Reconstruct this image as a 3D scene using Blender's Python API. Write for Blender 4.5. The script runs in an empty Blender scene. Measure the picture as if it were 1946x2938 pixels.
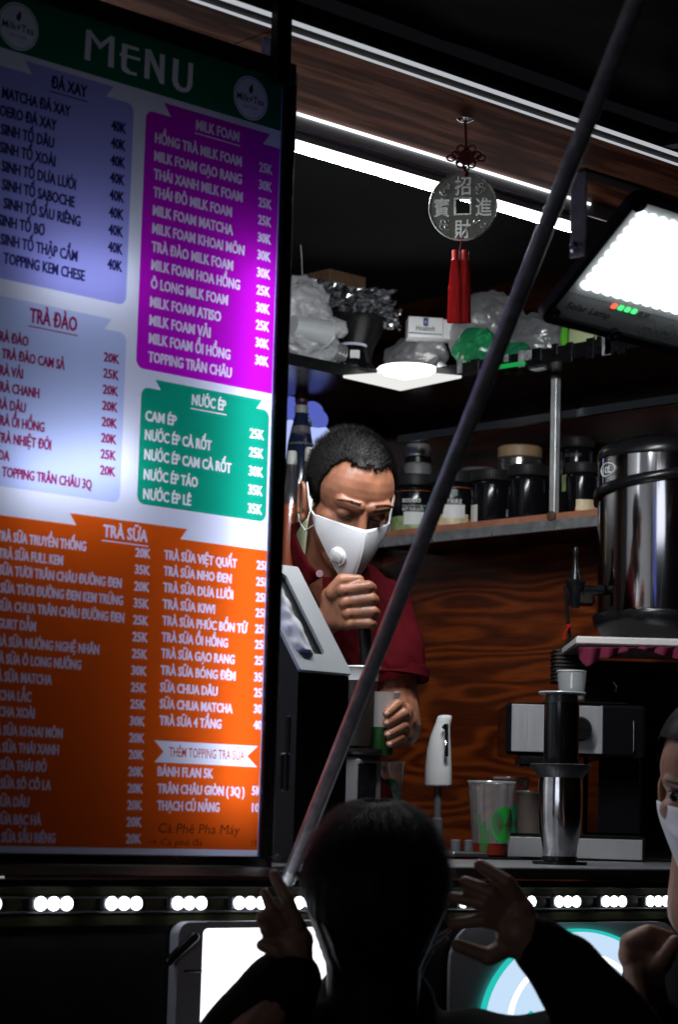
import bpy, math, random
import numpy as np
from mathutils import Vector, Matrix, noise
from mathutils.geometry import delaunay_2d_cdt
R = math.radians
random.seed(7)
scene = bpy.context.scene
COL = scene.collection

# ------------------------------------------------------------------ camera
# The stall's front runs along +X (right and away), its depth along +Y (left and away), Z is up.
FPX = 6573.0                       # focal length in pixels of the 1946 x 2938 photograph (an 80 mm lens on 36 mm height)
AX = Vector((0.73048949, -0.11182321, -0.67370667))
AY = Vector((-0.68236777, -0.07970885, -0.72665035))
AZ = Vector((0.02755599, 0.99052616, -0.13453103))
EYE = Vector((0, 0, 1.05))
W2C = Matrix((AX, AY, AZ)).transposed()
C2W = W2C.transposed()
cam_d = bpy.data.cameras.new('camera')
cam = bpy.data.objects.new('camera', cam_d); COL.objects.link(cam)
cam.matrix_world = Matrix.Translation(EYE) @ C2W.to_4x4()
cam_d.sensor_fit = 'VERTICAL'; cam_d.sensor_height = 36.0
cam_d.lens = 36.0 * FPX / 2938.0
cam_d.clip_start = 0.05; cam_d.clip_end = 500
cam_d.dof.use_dof = True; cam_d.dof.focus_distance = 4.0; cam_d.dof.aperture_fstop = 7.0
scene.camera = cam

# ------------------------------------------------------------------ night sky, exposure
world = bpy.data.worlds.new('World'); scene.world = world; world.use_nodes = True
wn = world.node_tree
sky = wn.nodes.new('ShaderNodeTexSky'); sky.sky_type = 'NISHITA'; sky.sun_disc = False
sky.sun_elevation = R(-4); sky.sun_rotation = R(200)
bg = wn.nodes['Background']; bg.inputs[1].default_value = 0.012
wn.links.new(sky.outputs[0], bg.inputs[0])
sun_d = bpy.data.lights.new('fill_sun', 'SUN'); sun_d.energy = .18; sun_d.angle = R(20); sun_d.color = (.86, .9, 1.0)
sun = bpy.data.objects.new('fill_sun', sun_d); COL.objects.link(sun)          # faint fill light added from behind the viewer to lift coin and pole
sun.rotation_euler = Vector((.91, .39, -.015)).to_track_quat('-Z', 'Y').to_euler()
scene.view_settings.view_transform = 'Standard'; scene.view_settings.look = 'None'
scene.view_settings.exposure = 0.0; scene.view_settings.gamma = 1.0
scene.view_settings.use_curve_mapping = False
scene.cycles.use_denoising = True
scene.cycles.max_bounces = 7; scene.cycles.diffuse_bounces = 3; scene.cycles.glossy_bounces = 4
scene.cycles.transmission_bounces = 6; scene.cycles.transparent_max_bounces = 16
scene.cycles.sample_clamp_indirect = 4.0
scene.cycles.caustics_reflective = False; scene.cycles.caustics_refractive = False

# ------------------------------------------------------------------ pixel <-> place helpers
def V(px, py, s):                   # the point that shows at (px, py) of the photograph at depth s
    return EYE + C2W @ Vector(((px - 973) * s / FPX, -(py - 1469) * s / FPX, -s))
def ray(px, py): return V(px, py, 1.0) - EYE
def onX(px, py, X): r = ray(px, py); return EYE + r * (X / r.x)
def onY(px, py, Y): r = ray(px, py); return EYE + r * (Y / r.y)
def onZ(px, py, Z): r = ray(px, py); return EYE + r * ((Z - EYE.z) / r.z)
def m(px, s): return px * s / FPX   # pixels at depth s in metres
def depth(w): return -(W2C @ (Vector(w) - EYE)).z
CR, CU, CT = C2W @ Vector((1, 0, 0)), C2W @ Vector((0, 1, 0)), C2W @ Vector((0, 0, 1))   # right, up, towards the viewer

# ------------------------------------------------------------------ materials
MATS = {}
def mat(name, col=(.5, .5, .5), rough=.5, metal=0, var=0.0, scale=30, bump=0.0, bscale=200, emit=None, es=0, trans=0, ior=1.45, coat=0, alpha=1, spec=.5, sheen=0, stretch=(1, 1, 1), sss=0):
    if name in MATS: return MATS[name]
    mt = bpy.data.materials.new(name); mt.use_nodes = True; MATS[name] = mt
    nt = mt.node_tree; b = nt.nodes['Principled BSDF']
    b.inputs['Base Color'].default_value = (*col, 1); b.inputs['Roughness'].default_value = rough
    b.inputs['Metallic'].default_value = metal; b.inputs['IOR'].default_value = ior
    b.inputs['Transmission Weight'].default_value = trans; b.inputs['Coat Weight'].default_value = coat
    b.inputs['Alpha'].default_value = alpha; b.inputs['Specular IOR Level'].default_value = spec
    b.inputs['Sheen Weight'].default_value = sheen
    if sss:
        b.inputs['Subsurface Weight'].default_value = sss; b.inputs['Subsurface Radius'].default_value = (.012, .004, .002)
    if emit:
        b.inputs['Emission Color'].default_value = (*emit, 1); b.inputs['Emission Strength'].default_value = es
    if var or bump:
        tc = nt.nodes.new('ShaderNodeTexCoord'); mp = nt.nodes.new('ShaderNodeMapping'); mp.inputs['Scale'].default_value = stretch
        nt.links.new(tc.outputs['Object'], mp.inputs[0])
    if var:
        n = nt.nodes.new('ShaderNodeTexNoise'); n.inputs['Scale'].default_value = scale; n.inputs['Detail'].default_value = 5
        nt.links.new(mp.outputs[0], n.inputs['Vector'])
        rp = nt.nodes.new('ShaderNodeValToRGB')
        rp.color_ramp.elements[0].position = .3; rp.color_ramp.elements[1].position = .72
        rp.color_ramp.elements[0].color = (*[c * (1 - var) for c in col], 1)
        rp.color_ramp.elements[1].color = (*[min(1, c * (1 + var)) for c in col], 1)
        nt.links.new(n.outputs['Fac'], rp.inputs[0]); nt.links.new(rp.outputs[0], b.inputs['Base Color'])
        mr = nt.nodes.new('ShaderNodeMapRange'); mr.inputs[3].default_value = max(.03, rough * .8); mr.inputs[4].default_value = min(1, rough * 1.25)
        nt.links.new(n.outputs['Fac'], mr.inputs[0]); nt.links.new(mr.outputs[0], b.inputs['Roughness'])
    if bump:
        n2 = nt.nodes.new('ShaderNodeTexNoise'); n2.inputs['Scale'].default_value = bscale; n2.inputs['Detail'].default_value = 3
        nt.links.new(mp.outputs[0], n2.inputs['Vector'])
        bp = nt.nodes.new('ShaderNodeBump'); bp.inputs['Strength'].default_value = bump; bp.inputs['Distance'].default_value = .002
        nt.links.new(n2.outputs['Fac'], bp.inputs['Height']); nt.links.new(bp.outputs[0], b.inputs['Normal'])
    return mt
def glow(name, col, s):             # a surface that gives off light
    if name in MATS: return MATS[name]
    mt = bpy.data.materials.new(name); mt.use_nodes = True; MATS[name] = mt
    nt = mt.node_tree; nt.nodes.remove(nt.nodes['Principled BSDF'])
    e = nt.nodes.new('ShaderNodeEmission'); e.inputs[0].default_value = (*col, 1); e.inputs[1].default_value = s
    nt.links.new(e.outputs[0], nt.nodes['Material Output'].inputs[0]); return mt
def backlit(name, col):             # printed film that the tubes behind shine through
    if name in MATS: return MATS[name]
    mt = bpy.data.materials.new(name); mt.use_nodes = True; MATS[name] = mt
    nt = mt.node_tree; nt.nodes.remove(nt.nodes['Principled BSDF'])
    t = nt.nodes.new('ShaderNodeBsdfTranslucent'); t.inputs[0].default_value = (*col, 1)
    d = nt.nodes.new('ShaderNodeBsdfDiffuse'); d.inputs[0].default_value = (*[c * .8 for c in col], 1)
    mx = nt.nodes.new('ShaderNodeMixShader'); mx.inputs[0].default_value = .25
    nt.links.new(t.outputs[0], mx.inputs[1]); nt.links.new(d.outputs[0], mx.inputs[2])
    nt.links.new(mx.outputs[0], nt.nodes['Material Output'].inputs[0]); return mt
def film(name, col, opac=.5, gloss=.35, bump=0, bscale=40, tcol=None):     # thin crumpled plastic
    if name in MATS: return MATS[name]
    mt = bpy.data.materials.new(name); mt.use_nodes = True; MATS[name] = mt
    nt = mt.node_tree; nt.nodes.remove(nt.nodes['Principled BSDF']); L = nt.links.new
    tl = nt.nodes.new('ShaderNodeBsdfTranslucent'); tl.inputs[0].default_value = (*col, 1)
    df = nt.nodes.new('ShaderNodeBsdfDiffuse'); df.inputs[0].default_value = (*col, 1)
    tp = nt.nodes.new('ShaderNodeBsdfTransparent'); tp.inputs[0].default_value = (*(tcol or (1, 1, 1)), 1)
    gl = nt.nodes.new('ShaderNodeBsdfGlossy'); gl.inputs['Roughness'].default_value = .16
    m1 = nt.nodes.new('ShaderNodeMixShader'); m1.inputs[0].default_value = .5; L(tl.outputs[0], m1.inputs[1]); L(df.outputs[0], m1.inputs[2])
    m2 = nt.nodes.new('ShaderNodeMixShader'); m2.inputs[0].default_value = opac; L(tp.outputs[0], m2.inputs[1]); L(m1.outputs[0], m2.inputs[2])
    lw = nt.nodes.new('ShaderNodeLayerWeight'); lw.inputs[0].default_value = gloss
    mm = nt.nodes.new('ShaderNodeMath'); mm.operation = 'MULTIPLY_ADD'; mm.inputs[1].default_value = .5; mm.inputs[2].default_value = gloss * .2
    L(lw.outputs['Fresnel'], mm.inputs[0])
    m3 = nt.nodes.new('ShaderNodeMixShader'); L(mm.outputs[0], m3.inputs[0]); L(m2.outputs[0], m3.inputs[1]); L(gl.outputs[0], m3.inputs[2])
    if bump:
        tc = nt.nodes.new('ShaderNodeTexCoord'); n2 = nt.nodes.new('ShaderNodeTexNoise'); n2.inputs['Scale'].default_value = bscale; n2.inputs['Detail'].default_value = 4
        L(tc.outputs['Object'], n2.inputs['Vector'])
        bp = nt.nodes.new('ShaderNodeBump'); bp.inputs['Strength'].default_value = bump; bp.inputs['Distance'].default_value = .006; L(n2.outputs['Fac'], bp.inputs['Height'])
        for q in (gl, df, tl): L(bp.outputs[0], q.inputs['Normal'])
    L(m3.outputs[0], nt.nodes['Material Output'].inputs[0]); return mt
def wood(name, c0, c1, c2, axes=(1, 1, 1), rough=.3, wscale=6.0, dist=7.0, streak=60, fig=1.0):
    # laminate with cathedral figure: bands bent by a broad noise, fine streaks along the grain
    mt = bpy.data.materials.new(name); mt.use_nodes = True; MATS[name] = mt
    nt = mt.node_tree; b = nt.nodes['Principled BSDF']; L = nt.links.new
    tc = nt.nodes.new('ShaderNodeTexCoord'); mp = nt.nodes.new('ShaderNodeMapping'); mp.inputs['Scale'].default_value = axes
    L(tc.outputs['Object'], mp.inputs[0])
    n = nt.nodes.new('ShaderNodeTexNoise'); n.inputs['Scale'].default_value = fig; n.inputs['Detail'].default_value = 2.5; n.inputs['Roughness'].default_value = .45
    L(mp.outputs[0], n.inputs['Vector'])
    mul = nt.nodes.new('ShaderNodeMath'); mul.operation = 'MULTIPLY'; mul.inputs[1].default_value = dist * 6.28
    L(n.outputs['Fac'], mul.inputs[0])
    sn = nt.nodes.new('ShaderNodeMath'); sn.operation = 'SINE'; L(mul.outputs[0], sn.inputs[0])
    ma = nt.nodes.new('ShaderNodeMath'); ma.operation = 'MULTIPLY_ADD'; ma.inputs[1].default_value = .5; ma.inputs[2].default_value = .5; L(sn.outputs[0], ma.inputs[0])
    s = nt.nodes.new('ShaderNodeTexNoise'); s.inputs['Scale'].default_value = streak; s.inputs['Detail'].default_value = 6; s.inputs['Roughness'].default_value = .7
    mp2 = nt.nodes.new('ShaderNodeMapping'); mp2.inputs['Scale'].default_value = tuple(a * (1 if a > 3 else .35) for a in axes); L(tc.outputs['Object'], mp2.inputs[0]); L(mp2.outputs[0], s.inputs['Vector'])
    mx = nt.nodes.new('ShaderNodeMix'); mx.data_type = 'FLOAT'; mx.inputs[0].default_value = .66
    L(ma.outputs[0], mx.inputs[2]); L(s.outputs['Fac'], mx.inputs[3])
    rp = nt.nodes.new('ShaderNodeValToRGB'); e = rp.color_ramp.elements
    e[0].position = .2; e[0].color = (*c0, 1); e[1].position = .78; e[1].color = (*c2, 1)
    k = rp.color_ramp.elements.new(.5); k.color = (*c1, 1)
    L(mx.outputs[0], rp.inputs[0]); L(rp.outputs[0], b.inputs['Base Color'])
    b.inputs['Roughness'].default_value = rough
    bp = nt.nodes.new('ShaderNodeBump'); bp.inputs['Strength'].default_value = .12; bp.inputs['Distance'].default_value = .002
    L(s.outputs['Fac'], bp.inputs['Height']); L(bp.outputs[0], b.inputs['Normal'])
    return mt

# ------------------------------------------------------------------ mesh helpers
class MB:
    def __init__(s): s.v = []; s.f = []; s.sm = []
    def add(s, vs, fs, smooth=False, M=None):
        b = len(s.v)
        s.v += [tuple(M @ Vector(p)) if M is not None else tuple(p) for p in vs]
        s.f += [tuple(i + b for i in f) for f in fs]; s.sm += [smooth] * len(fs); return s
    def box(s, x0, x1, y0, y1, z0, z1, bev=0.0, M=None):
        if bev <= 0:
            vs = [(x, y, z) for z in (z0, z1) for y in (y0, y1) for x in (x0, x1)]
            fs = [(0, 2, 3, 1), (4, 5, 7, 6), (0, 1, 5, 4), (2, 6, 7, 3), (0, 4, 6, 2), (1, 3, 7, 5)]
            return s.add(vs, fs, False, M)
        b = min(bev, (x1 - x0) * .49, (y1 - y0) * .49, (z1 - z0) * .49)
        vs = []; idx = {}
        for iz, z in enumerate((z0, z1)):
            for iy, y in enumerate((y0, y1)):
                for ix, x in enumerate((x0, x1)):
                    sx, sy, sz = (1 if ix == 0 else -1), (1 if iy == 0 else -1), (1 if iz == 0 else -1)
                    for a in range(3):
                        o = [b * sx, b * sy, b * sz]; o[a] = 0
                        idx[(ix, iy, iz, a)] = len(vs); vs.append((x + o[0], y + o[1], z + o[2]))
        fs = []
        def q(l): fs.append(tuple(idx[k] for k in l))
        for a in range(3):
            u, w = [k for k in range(3) if k != a]
            for d in (0, 1):
                l = []
                for (p, r) in ((0, 0), (1, 0), (1, 1), (0, 1)):
                    k = [0, 0, 0]; k[a] = d; k[u] = p; k[w] = r; l.append((*k, a))
                q(l)
            for p in (0, 1):          # bevel strips along axis a
                for r in (0, 1):
                    k0 = [0, 0, 0]; k1 = [0, 0, 0]; k0[a] = 0; k1[a] = 1; k0[u] = k1[u] = p; k0[w] = k1[w] = r
                    q([(*k0, u), (*k1, u), (*k1, w), (*k0, w)])
        for iz in (0, 1):
            for iy in (0, 1):
                for ix in (0, 1): q([(ix, iy, iz, 0), (ix, iy, iz, 1), (ix, iy, iz, 2)])
        return s.add(vs, fs, False, M)
    def lathe(s, prof, n=32, M=None, smooth=True, cap=True, a0=0, a1=2 * math.pi):
        if smooth and len(prof) > 2:                 # split where the profile turns sharply, so that edges stay crisp
            cut = [0]
            for i in range(1, len(prof) - 1):
                u = Vector((prof[i][0] - prof[i - 1][0], prof[i][1] - prof[i - 1][1])); w = Vector((prof[i + 1][0] - prof[i][0], prof[i + 1][1] - prof[i][1]))
                if u.length > 1e-7 and w.length > 1e-7 and u.angle(w) > R(38): cut.append(i)
            cut.append(len(prof) - 1)
            if len(cut) > 2:
                for i, (a, b) in enumerate(zip(cut, cut[1:])): s.lathe(prof[a:b + 1], n, M, smooth, False, a0, a1)
                if cap and abs(a1 - a0 - 2 * math.pi) < 1e-6:
                    for r, z, rev in ((*prof[0], True), (*prof[-1], False)):
                        if r > 1e-5:
                            ring_ = [(r * math.cos(2 * math.pi * j / n), r * math.sin(2 * math.pi * j / n), z) for j in range(n)]
                            s.add(ring_, [tuple(reversed(range(n))) if rev else tuple(range(n))], False, M)
                return s
        full = abs(a1 - a0 - 2 * math.pi) < 1e-6; k = n if full else n + 1
        vs = [(r * math.cos(a0 + (a1 - a0) * j / n), r * math.sin(a0 + (a1 - a0) * j / n), z) for r, z in prof for j in range(k)]
        fs = []
        for i in range(len(prof) - 1):
            for j in range(n if full else n):
                j2 = (j + 1) % k if full else j + 1
                fs.append((i * k + j, i * k + j2, (i + 1) * k + j2, (i + 1) * k + j))
        if cap and full:
            if prof[0][0] > 1e-5: fs.append(tuple(reversed(range(k))))
            if prof[-1][0] > 1e-5: fs.append(tuple((len(prof) - 1) * k + j for j in range(k)))
        return s.add(vs, fs, smooth, M)
    def tube(s, pts, r, n=10, M=None, cap=True, smooth=True, closed=False):
        pts = [Vector(p) for p in pts]; K = len(pts); rr = r if isinstance(r, (list, tuple)) else [r] * K
        vs = []; up = None
        for i, p in enumerate(pts):
            if closed: t = pts[(i + 1) % K] - pts[i - 1]
            else: t = pts[min(i + 1, K - 1)] - pts[max(i - 1, 0)]
            t.normalize()
            if up is None:
                up = Vector((0, 0, 1)) if abs(t.z) < .9 else Vector((1, 0, 0))
            a = t.cross(up)
            if a.length < 1e-6: a = t.orthogonal()
            a.normalize(); b = a.cross(t).normalized(); up = b
            for j in range(n):
                an = 2 * math.pi * j / n
                vs.append(p + a * (rr[i] * math.cos(an)) + b * (rr[i] * math.sin(an)))
        fs = []
        for i in range(K if closed else K - 1):
            i2 = (i + 1) % K
            for j in range(n):
                j2 = (j + 1) % n; fs.append((i * n + j, i * n + j2, i2 * n + j2, i2 * n + j))
        if cap and not closed:
            if rr[0] > .0004:
                s.add(vs, fs, smooth, M); s.add(vs[:n], [tuple(reversed(range(n)))], False, M); return s.add(vs[-n:], [tuple(range(n))], False, M)
            fs += [tuple(reversed(range(n))), tuple((K - 1) * n + j for j in range(n))]
        return s.add(vs, fs, smooth, M)
    def ell(s, c, r, n=20, k=12, M=None, rot=None, smooth=True):
        vs = []; fs = []
        for i in range(k + 1):
            th = math.pi * i / k
            for j in range(n):
                ph = 2 * math.pi * j / n
                p = Vector((r[0] * math.sin(th) * math.cos(ph), r[1] * math.sin(th) * math.sin(ph), r[2] * math.cos(th)))
                if rot is not None: p = rot @ p
                vs.append(Vector(c) + p)
        for i in range(k):
            for j in range(n):
                j2 = (j + 1) % n; fs.append((i * n + j, (i + 1) * n + j, (i + 1) * n + j2, i * n + j2))
        return s.add(vs, fs, smooth, M)
    def capsule(s, p0, r0, p1, r1, n=12, M=None):
        p0, p1 = Vector(p0), Vector(p1); d = (p1 - p0)
        if d.length < 1e-6: return s.ell(p0, (r0,) * 3, n, 8, M)
        t = d.normalized(); pts = []; rr = []
        for a in (-90, -65, -40, -20, 0): pts.append(p0 + t * (r0 * math.sin(R(a)))); rr.append(max(1e-4, r0 * math.cos(R(a))))
        for a in (0, 20, 40, 65, 90): pts.append(p1 + t * (r1 * math.sin(R(a)))); rr.append(max(1e-4, r1 * math.cos(R(a))))
        return s.tube(pts, rr, n, M)
    def prism(s, poly, h, M=None, both=True):     # polygon in XY extruded along Z from 0 to h
        n = len(poly); vs = [(x, y, 0) for x, y in poly] + [(x, y, h) for x, y in poly]
        fs = [tuple(reversed(range(n))), tuple(range(n, 2 * n))] + [(i, (i + 1) % n, n + (i + 1) % n, n + i) for i in range(n)]
        return s.add(vs, fs, False, M)
    def build(s, name, material, parent=None, loc=None, kind=None):
        me = bpy.data.meshes.new(name); me.from_pydata(s.v, [], s.f); me.update()
        me.polygons.foreach_set('use_smooth', s.sm); me.materials.append(material)
        o = bpy.data.objects.new(name, me); COL.objects.link(o)
        if parent is not None: o.parent = parent
        if loc is not None: o.location = loc
        if kind: o['kind'] = kind
        return o
def tag(o, label=None, cat=None, group=None, kind=None):
    if label: o['label'] = label
    if cat: o['category'] = cat
    if group: o['group'] = group
    if kind: o['kind'] = kind
    return o
def thing(name, label, cat, loc=(0, 0, 0), rz=0, group=None):
    o = bpy.data.objects.new(name, None); COL.objects.link(o); o.empty_display_size = .05
    o.location = loc; o.rotation_euler = (0, 0, rz)
    return tag(o, label, cat, group)
def copy_tree(o, parent=None):
    c = o.copy(); COL.objects.link(c); c.parent = parent
    for ch in [x for x in COL.objects if x.parent is o]: copy_tree(ch, c)
    return c
DG = None
def evalmesh(mb, mods, name='x'):     # run modifiers on a mesh builder and hand the mesh back as a builder
    o = mb.build(name, mat('tmp'))
    for t, kw in mods:
        md = o.modifiers.new(t, t)
        for k, v in kw.items(): setattr(md, k, v)
    dg = bpy.context.evaluated_depsgraph_get()
    me = bpy.data.meshes.new_from_object(o.evaluated_get(dg))
    r = MB(); r.v = [tuple(v.co) for v in me.vertices]; r.f = [tuple(p.vertices) for p in me.polygons]; r.sm = [True] * len(r.f)
    old = o.data; bpy.data.objects.remove(o); bpy.data.meshes.remove(me); bpy.data.meshes.remove(old)
    return r
def fuse(mb, vox, it=6, fac=.5): return evalmesh(mb, [('REMESH', dict(mode='VOXEL', voxel_size=vox)), ('SMOOTH', dict(iterations=it, factor=fac))])
TXT = {}
def text2d(s, off=0.0, res=2):
    key = (s, off, res)
    if key in TXT: return TXT[key]
    c = bpy.data.curves.new('t', 'FONT'); c.body = s; c.size = 1; c.resolution_u = res; c.offset = off
    o = bpy.data.objects.new('t', c); COL.objects.link(o)
    me = bpy.data.meshes.new_from_object(o.evaluated_get(bpy.context.evaluated_depsgraph_get()))
    v = [(p.co.x, p.co.y) for p in me.vertices]; f = [tuple(p.vertices) for p in me.polygons]
    bpy.data.objects.remove(o); bpy.data.curves.remove(c); bpy.data.meshes.remove(me)
    TXT[key] = (v, f); return v, f
def lettering(s, name, material, parent, org, ux, uy, width=None, height=None, off=.012, align='L', wrap=None, lift=0, res=2, shear=0):
    """flat print of s: org is the baseline start (or middle/end), ux / uy unit vectors; wrap = (axis point, radius) bends it round a jar"""
    v, f = text2d(s, off, res); xs = [p[0] for p in v]; x0, x1 = min(xs), max(xs)
    hy = (height or .02) / .72; sx = (width / (x1 - x0)) if width else hy
    k = {'L': 0, 'C': .5, 'R': 1}[align]
    org, ux, uy = Vector(org), Vector(ux).normalized(), Vector(uy).normalized(); un = ux.cross(uy)
    mb = MB(); out = []
    for x, y in v:
        u = (x - x0 - k * (x1 - x0)) * sx + shear * y * hy
        if wrap:
            a = u / wrap; p = org + ux * (math.sin(a) * wrap) + uy * (y * hy) - un * (wrap * (1 - math.cos(a))) + un * lift
        else: p = org + ux * u + uy * (y * hy) + un * lift
        out.append(p)
    mb.add(out, f); return bw(mb, name, material, parent)
def rrect(x0, x1, y0, y1, r, n=5):
    out = []
    for cx, cy, a in ((x1 - r, y1 - r, 0), (x0 + r, y1 - r, 90), (x0 + r, y0 + r, 180), (x1 - r, y0 + r, 270)):
        for i in range(n + 1): an = R(a + 90 * i / n); out.append((cx + r * math.cos(an), cy + r * math.sin(an)))
    return out
def basis(o, x, y, z): return Matrix(((x[0], y[0], z[0], o[0]), (x[1], y[1], z[1], o[1]), (x[2], y[2], z[2], o[2]), (0, 0, 0, 1)))
def bw(mb, name, material, parent=None, kind=None):   # builder in world coordinates, put under its (unrotated) thing
    off = Vector((0, 0, 0)); p = parent
    while p is not None: off += p.location; p = p.parent
    mb.v = [(x - off.x, y - off.y, z - off.z) for x, y, z in mb.v]
    return mb.build(name, material, parent, None, kind)
# ------------------------------------------------------------------ shared materials
STEEL = mat('brushed steel', (.62, .62, .64), .36, .7, var=.05, scale=10, bump=.015, bscale=60, stretch=(40, 40, 1))
ALU = mat('aluminium trim', (.75, .75, .78), .3, 1, var=.1, scale=25, bump=.06, bscale=150)
GALV = mat('galvanised angle', (.55, .56, .58), .42, .85, var=.25, scale=40, bump=.15, bscale=120)
BLACKP = mat('black plastic', (.007, .007, .008), .25, 0, var=.3, scale=60, spec=.35)
BLACKM = mat('black powder coat', (.008, .008, .009), .5, 0, var=.35, scale=50, bump=.1, bscale=300, spec=.2)
WHITEP = mat('white plastic', (.72, .72, .72), .35, 0, var=.06, scale=20)
CHROME = mat('chrome', (.8, .8, .82), .07, 1)
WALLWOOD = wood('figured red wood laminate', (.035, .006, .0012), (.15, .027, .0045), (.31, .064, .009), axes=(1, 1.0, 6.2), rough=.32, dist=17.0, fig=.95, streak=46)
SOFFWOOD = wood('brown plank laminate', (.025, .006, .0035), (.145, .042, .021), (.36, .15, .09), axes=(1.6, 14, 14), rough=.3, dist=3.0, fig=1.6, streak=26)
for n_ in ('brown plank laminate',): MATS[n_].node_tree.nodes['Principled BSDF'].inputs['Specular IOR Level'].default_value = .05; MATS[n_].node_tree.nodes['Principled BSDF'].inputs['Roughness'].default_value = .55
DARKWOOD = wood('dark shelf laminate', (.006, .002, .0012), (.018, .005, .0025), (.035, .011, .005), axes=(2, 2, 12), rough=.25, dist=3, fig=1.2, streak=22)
Y0 = 2.42
# ------------------------------------------------------------------ ground
g = MB(); g.box(-60, 60, -60, 60, -.2, 0)
tag(g.build('ground', mat('asphalt', (.045, .045, .047), .8, var=.4, scale=8, bump=.5, bscale=120)), kind='structure')

# ------------------------------------------------------------------ the stall
stall = thing('drink_stall', 'dark wood-lined drinks stall with counter, shelves and raised flap', 'stall', (2.5, 3.3, 0))
def sbox(name, x0, x1, y0, y1, z0, z1, mt, bev=0, parent=None):
    b = MB(); b.box(x0, x1, y0, y1, z0, z1, bev); return bw(b, name, mt, parent or stall)
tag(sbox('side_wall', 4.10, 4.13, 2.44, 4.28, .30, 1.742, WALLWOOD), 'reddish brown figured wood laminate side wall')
sbox('shaded_upper_wall', 4.10, 4.13, 2.44, 4.28, 1.743, 2.40, DARKWOOD)  # darker wood here stands in for the shade above the jar shelf
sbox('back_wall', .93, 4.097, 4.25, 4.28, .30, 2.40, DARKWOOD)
sbox('end_wall', .90, .927, 2.44, 4.28, .30, 2.40, mat('white end panel', (.75, .75, .76), .5))
sbox('floor_panel', .93, 4.097, 2.50, 4.247, .26, .297, BLACKM)
sbox('ceiling_panel', .90, 4.13, 2.72, 4.28, 2.403, 2.43, mat('grey ceiling sheet', (.016, .016, .017), .8, var=.3, scale=4, spec=.1))
seam = onZ(690, 120, 2.19).x
sbox('soffit_board', .90, seam - .0015, 2.425, 2.69, 2.19, 2.205, SOFFWOOD)
sbox('soffit_board', seam + .0015, 4.13, 2.425, 2.69, 2.19, 2.205, SOFFWOOD)
sbox('soffit_edge', .90, 4.13, 2.6935, 2.70, 2.1655, 2.40, mat('grey soffit edge', (.25, .25, .26), .4))
t = sbox('front_rail', .90, 3.90, 2.386, 2.4225, 2.1885, 2.2245, BLACKM)
TRIMW = glow('self-glowing trim strip', (.85, .88, .95), .55)  # trim given its own glow in place of light falling on it
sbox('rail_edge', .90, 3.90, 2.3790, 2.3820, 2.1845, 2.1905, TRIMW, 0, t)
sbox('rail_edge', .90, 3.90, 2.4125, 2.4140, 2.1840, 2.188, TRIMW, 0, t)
# posts
sbox('post', onY(796, 130, 2.360).x, onY(839, 130, 2.360).x, 2.360, 2.3765, 2.085, 2.232, BLACKM, .002)
sbox('post', 3.98, 4.02, 2.425, 2.465, .9905, 2.19, BLACKM, .003)
b = MB(); p0 = onY(760, 100, 2.45); p1 = onY(795, 100, 2.45)
b.box(p0.x, p1.x, 2.452, 2.458, onY(775, 215, 2.45).z, 2.187, .002); bw(b, 'post_bracket', mat('scuffed blue-grey plate', (.16, .17, .28), .5, .5, var=.5, scale=60), stall)
# counter
ct = sbox('counter_top', .95, 4.095, Y0, 2.98, .972, .990, mat('worn steel counter', (.42, .42, .44), .35, .9, var=.25, scale=9, bump=.1, bscale=60, stretch=(1, 6, 6)), .002)
sbox('counter_lip', .95, 4.095, Y0 - .004, Y0 + .012, .9585, .9695, BLACKM, .001, ct)
sbox('counter_front', .95, 4.095, 2.452, 2.47, .10, .957, mat('black front panel', (.010, .010, .011), .55, var=.4, scale=12))
sbox('counter_shelf', .95, 4.095, 2.475, 2.96, .45, .47, DARKWOOD)
for x in (1.0, 3.95):
    for y in (2.56, 4.1):
        b = MB(); b.lathe([(.0, 0), (.03, 0), (.035, .02), (.035, .25), (.02, .258)], 16, Matrix.Translation((x, y, 0))); bw(b, 'foot', BLACKM, stall)
# jar shelf on the side wall
js = sbox('jar_shelf', 3.86, 4.097, 2.50, 4.06, 1.745, 1.760, mat('pinkish shelf board', (.42, .17, .10), .6, var=.25, scale=30))
sbox('shelf_angle', 3.850, 3.857, 2.50, 4.055, 1.7195, 1.744, GALV, .001, js)
sbox('shelf_board_underside', 3.8575, 4.097, 2.50, 4.05, 1.728, 1.7435, DARKWOOD, 0, js)
for px in (1105, 1150, 1250, 1420, 1600):
    q = onX(px, 1577 - .09 * (px - 1050) + 8, 3.857); b = MB(); b.ell((3.849, q.y, 1.724), (.002, .003, .003), 8, 6); bw(b, 'screw', CHROME, js)
sbox('shelf_upright', 3.852, 3.868, 3.437, 3.453, 1.7605, 2.078, mat('pale steel upright', (.8, .82, .82), .35, .6, var=.15, scale=30), .001)
b = MB(); b.ell((3.851, 3.445, 1.7525), (.006, .013, .012), 12, 8); bw(b, 'weld', mat('weld rust', (.15, .09, .06), .7, .5, var=.5, scale=200, bump=.6), js)
# bar under the upper shelf that faintly catches light
sbox('shelf_bar', 3.90, 3.915, 2.55, 4.0, 1.985, 2.003, mat('dull bar', (.03, .035, .04), .3, .3))
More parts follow.
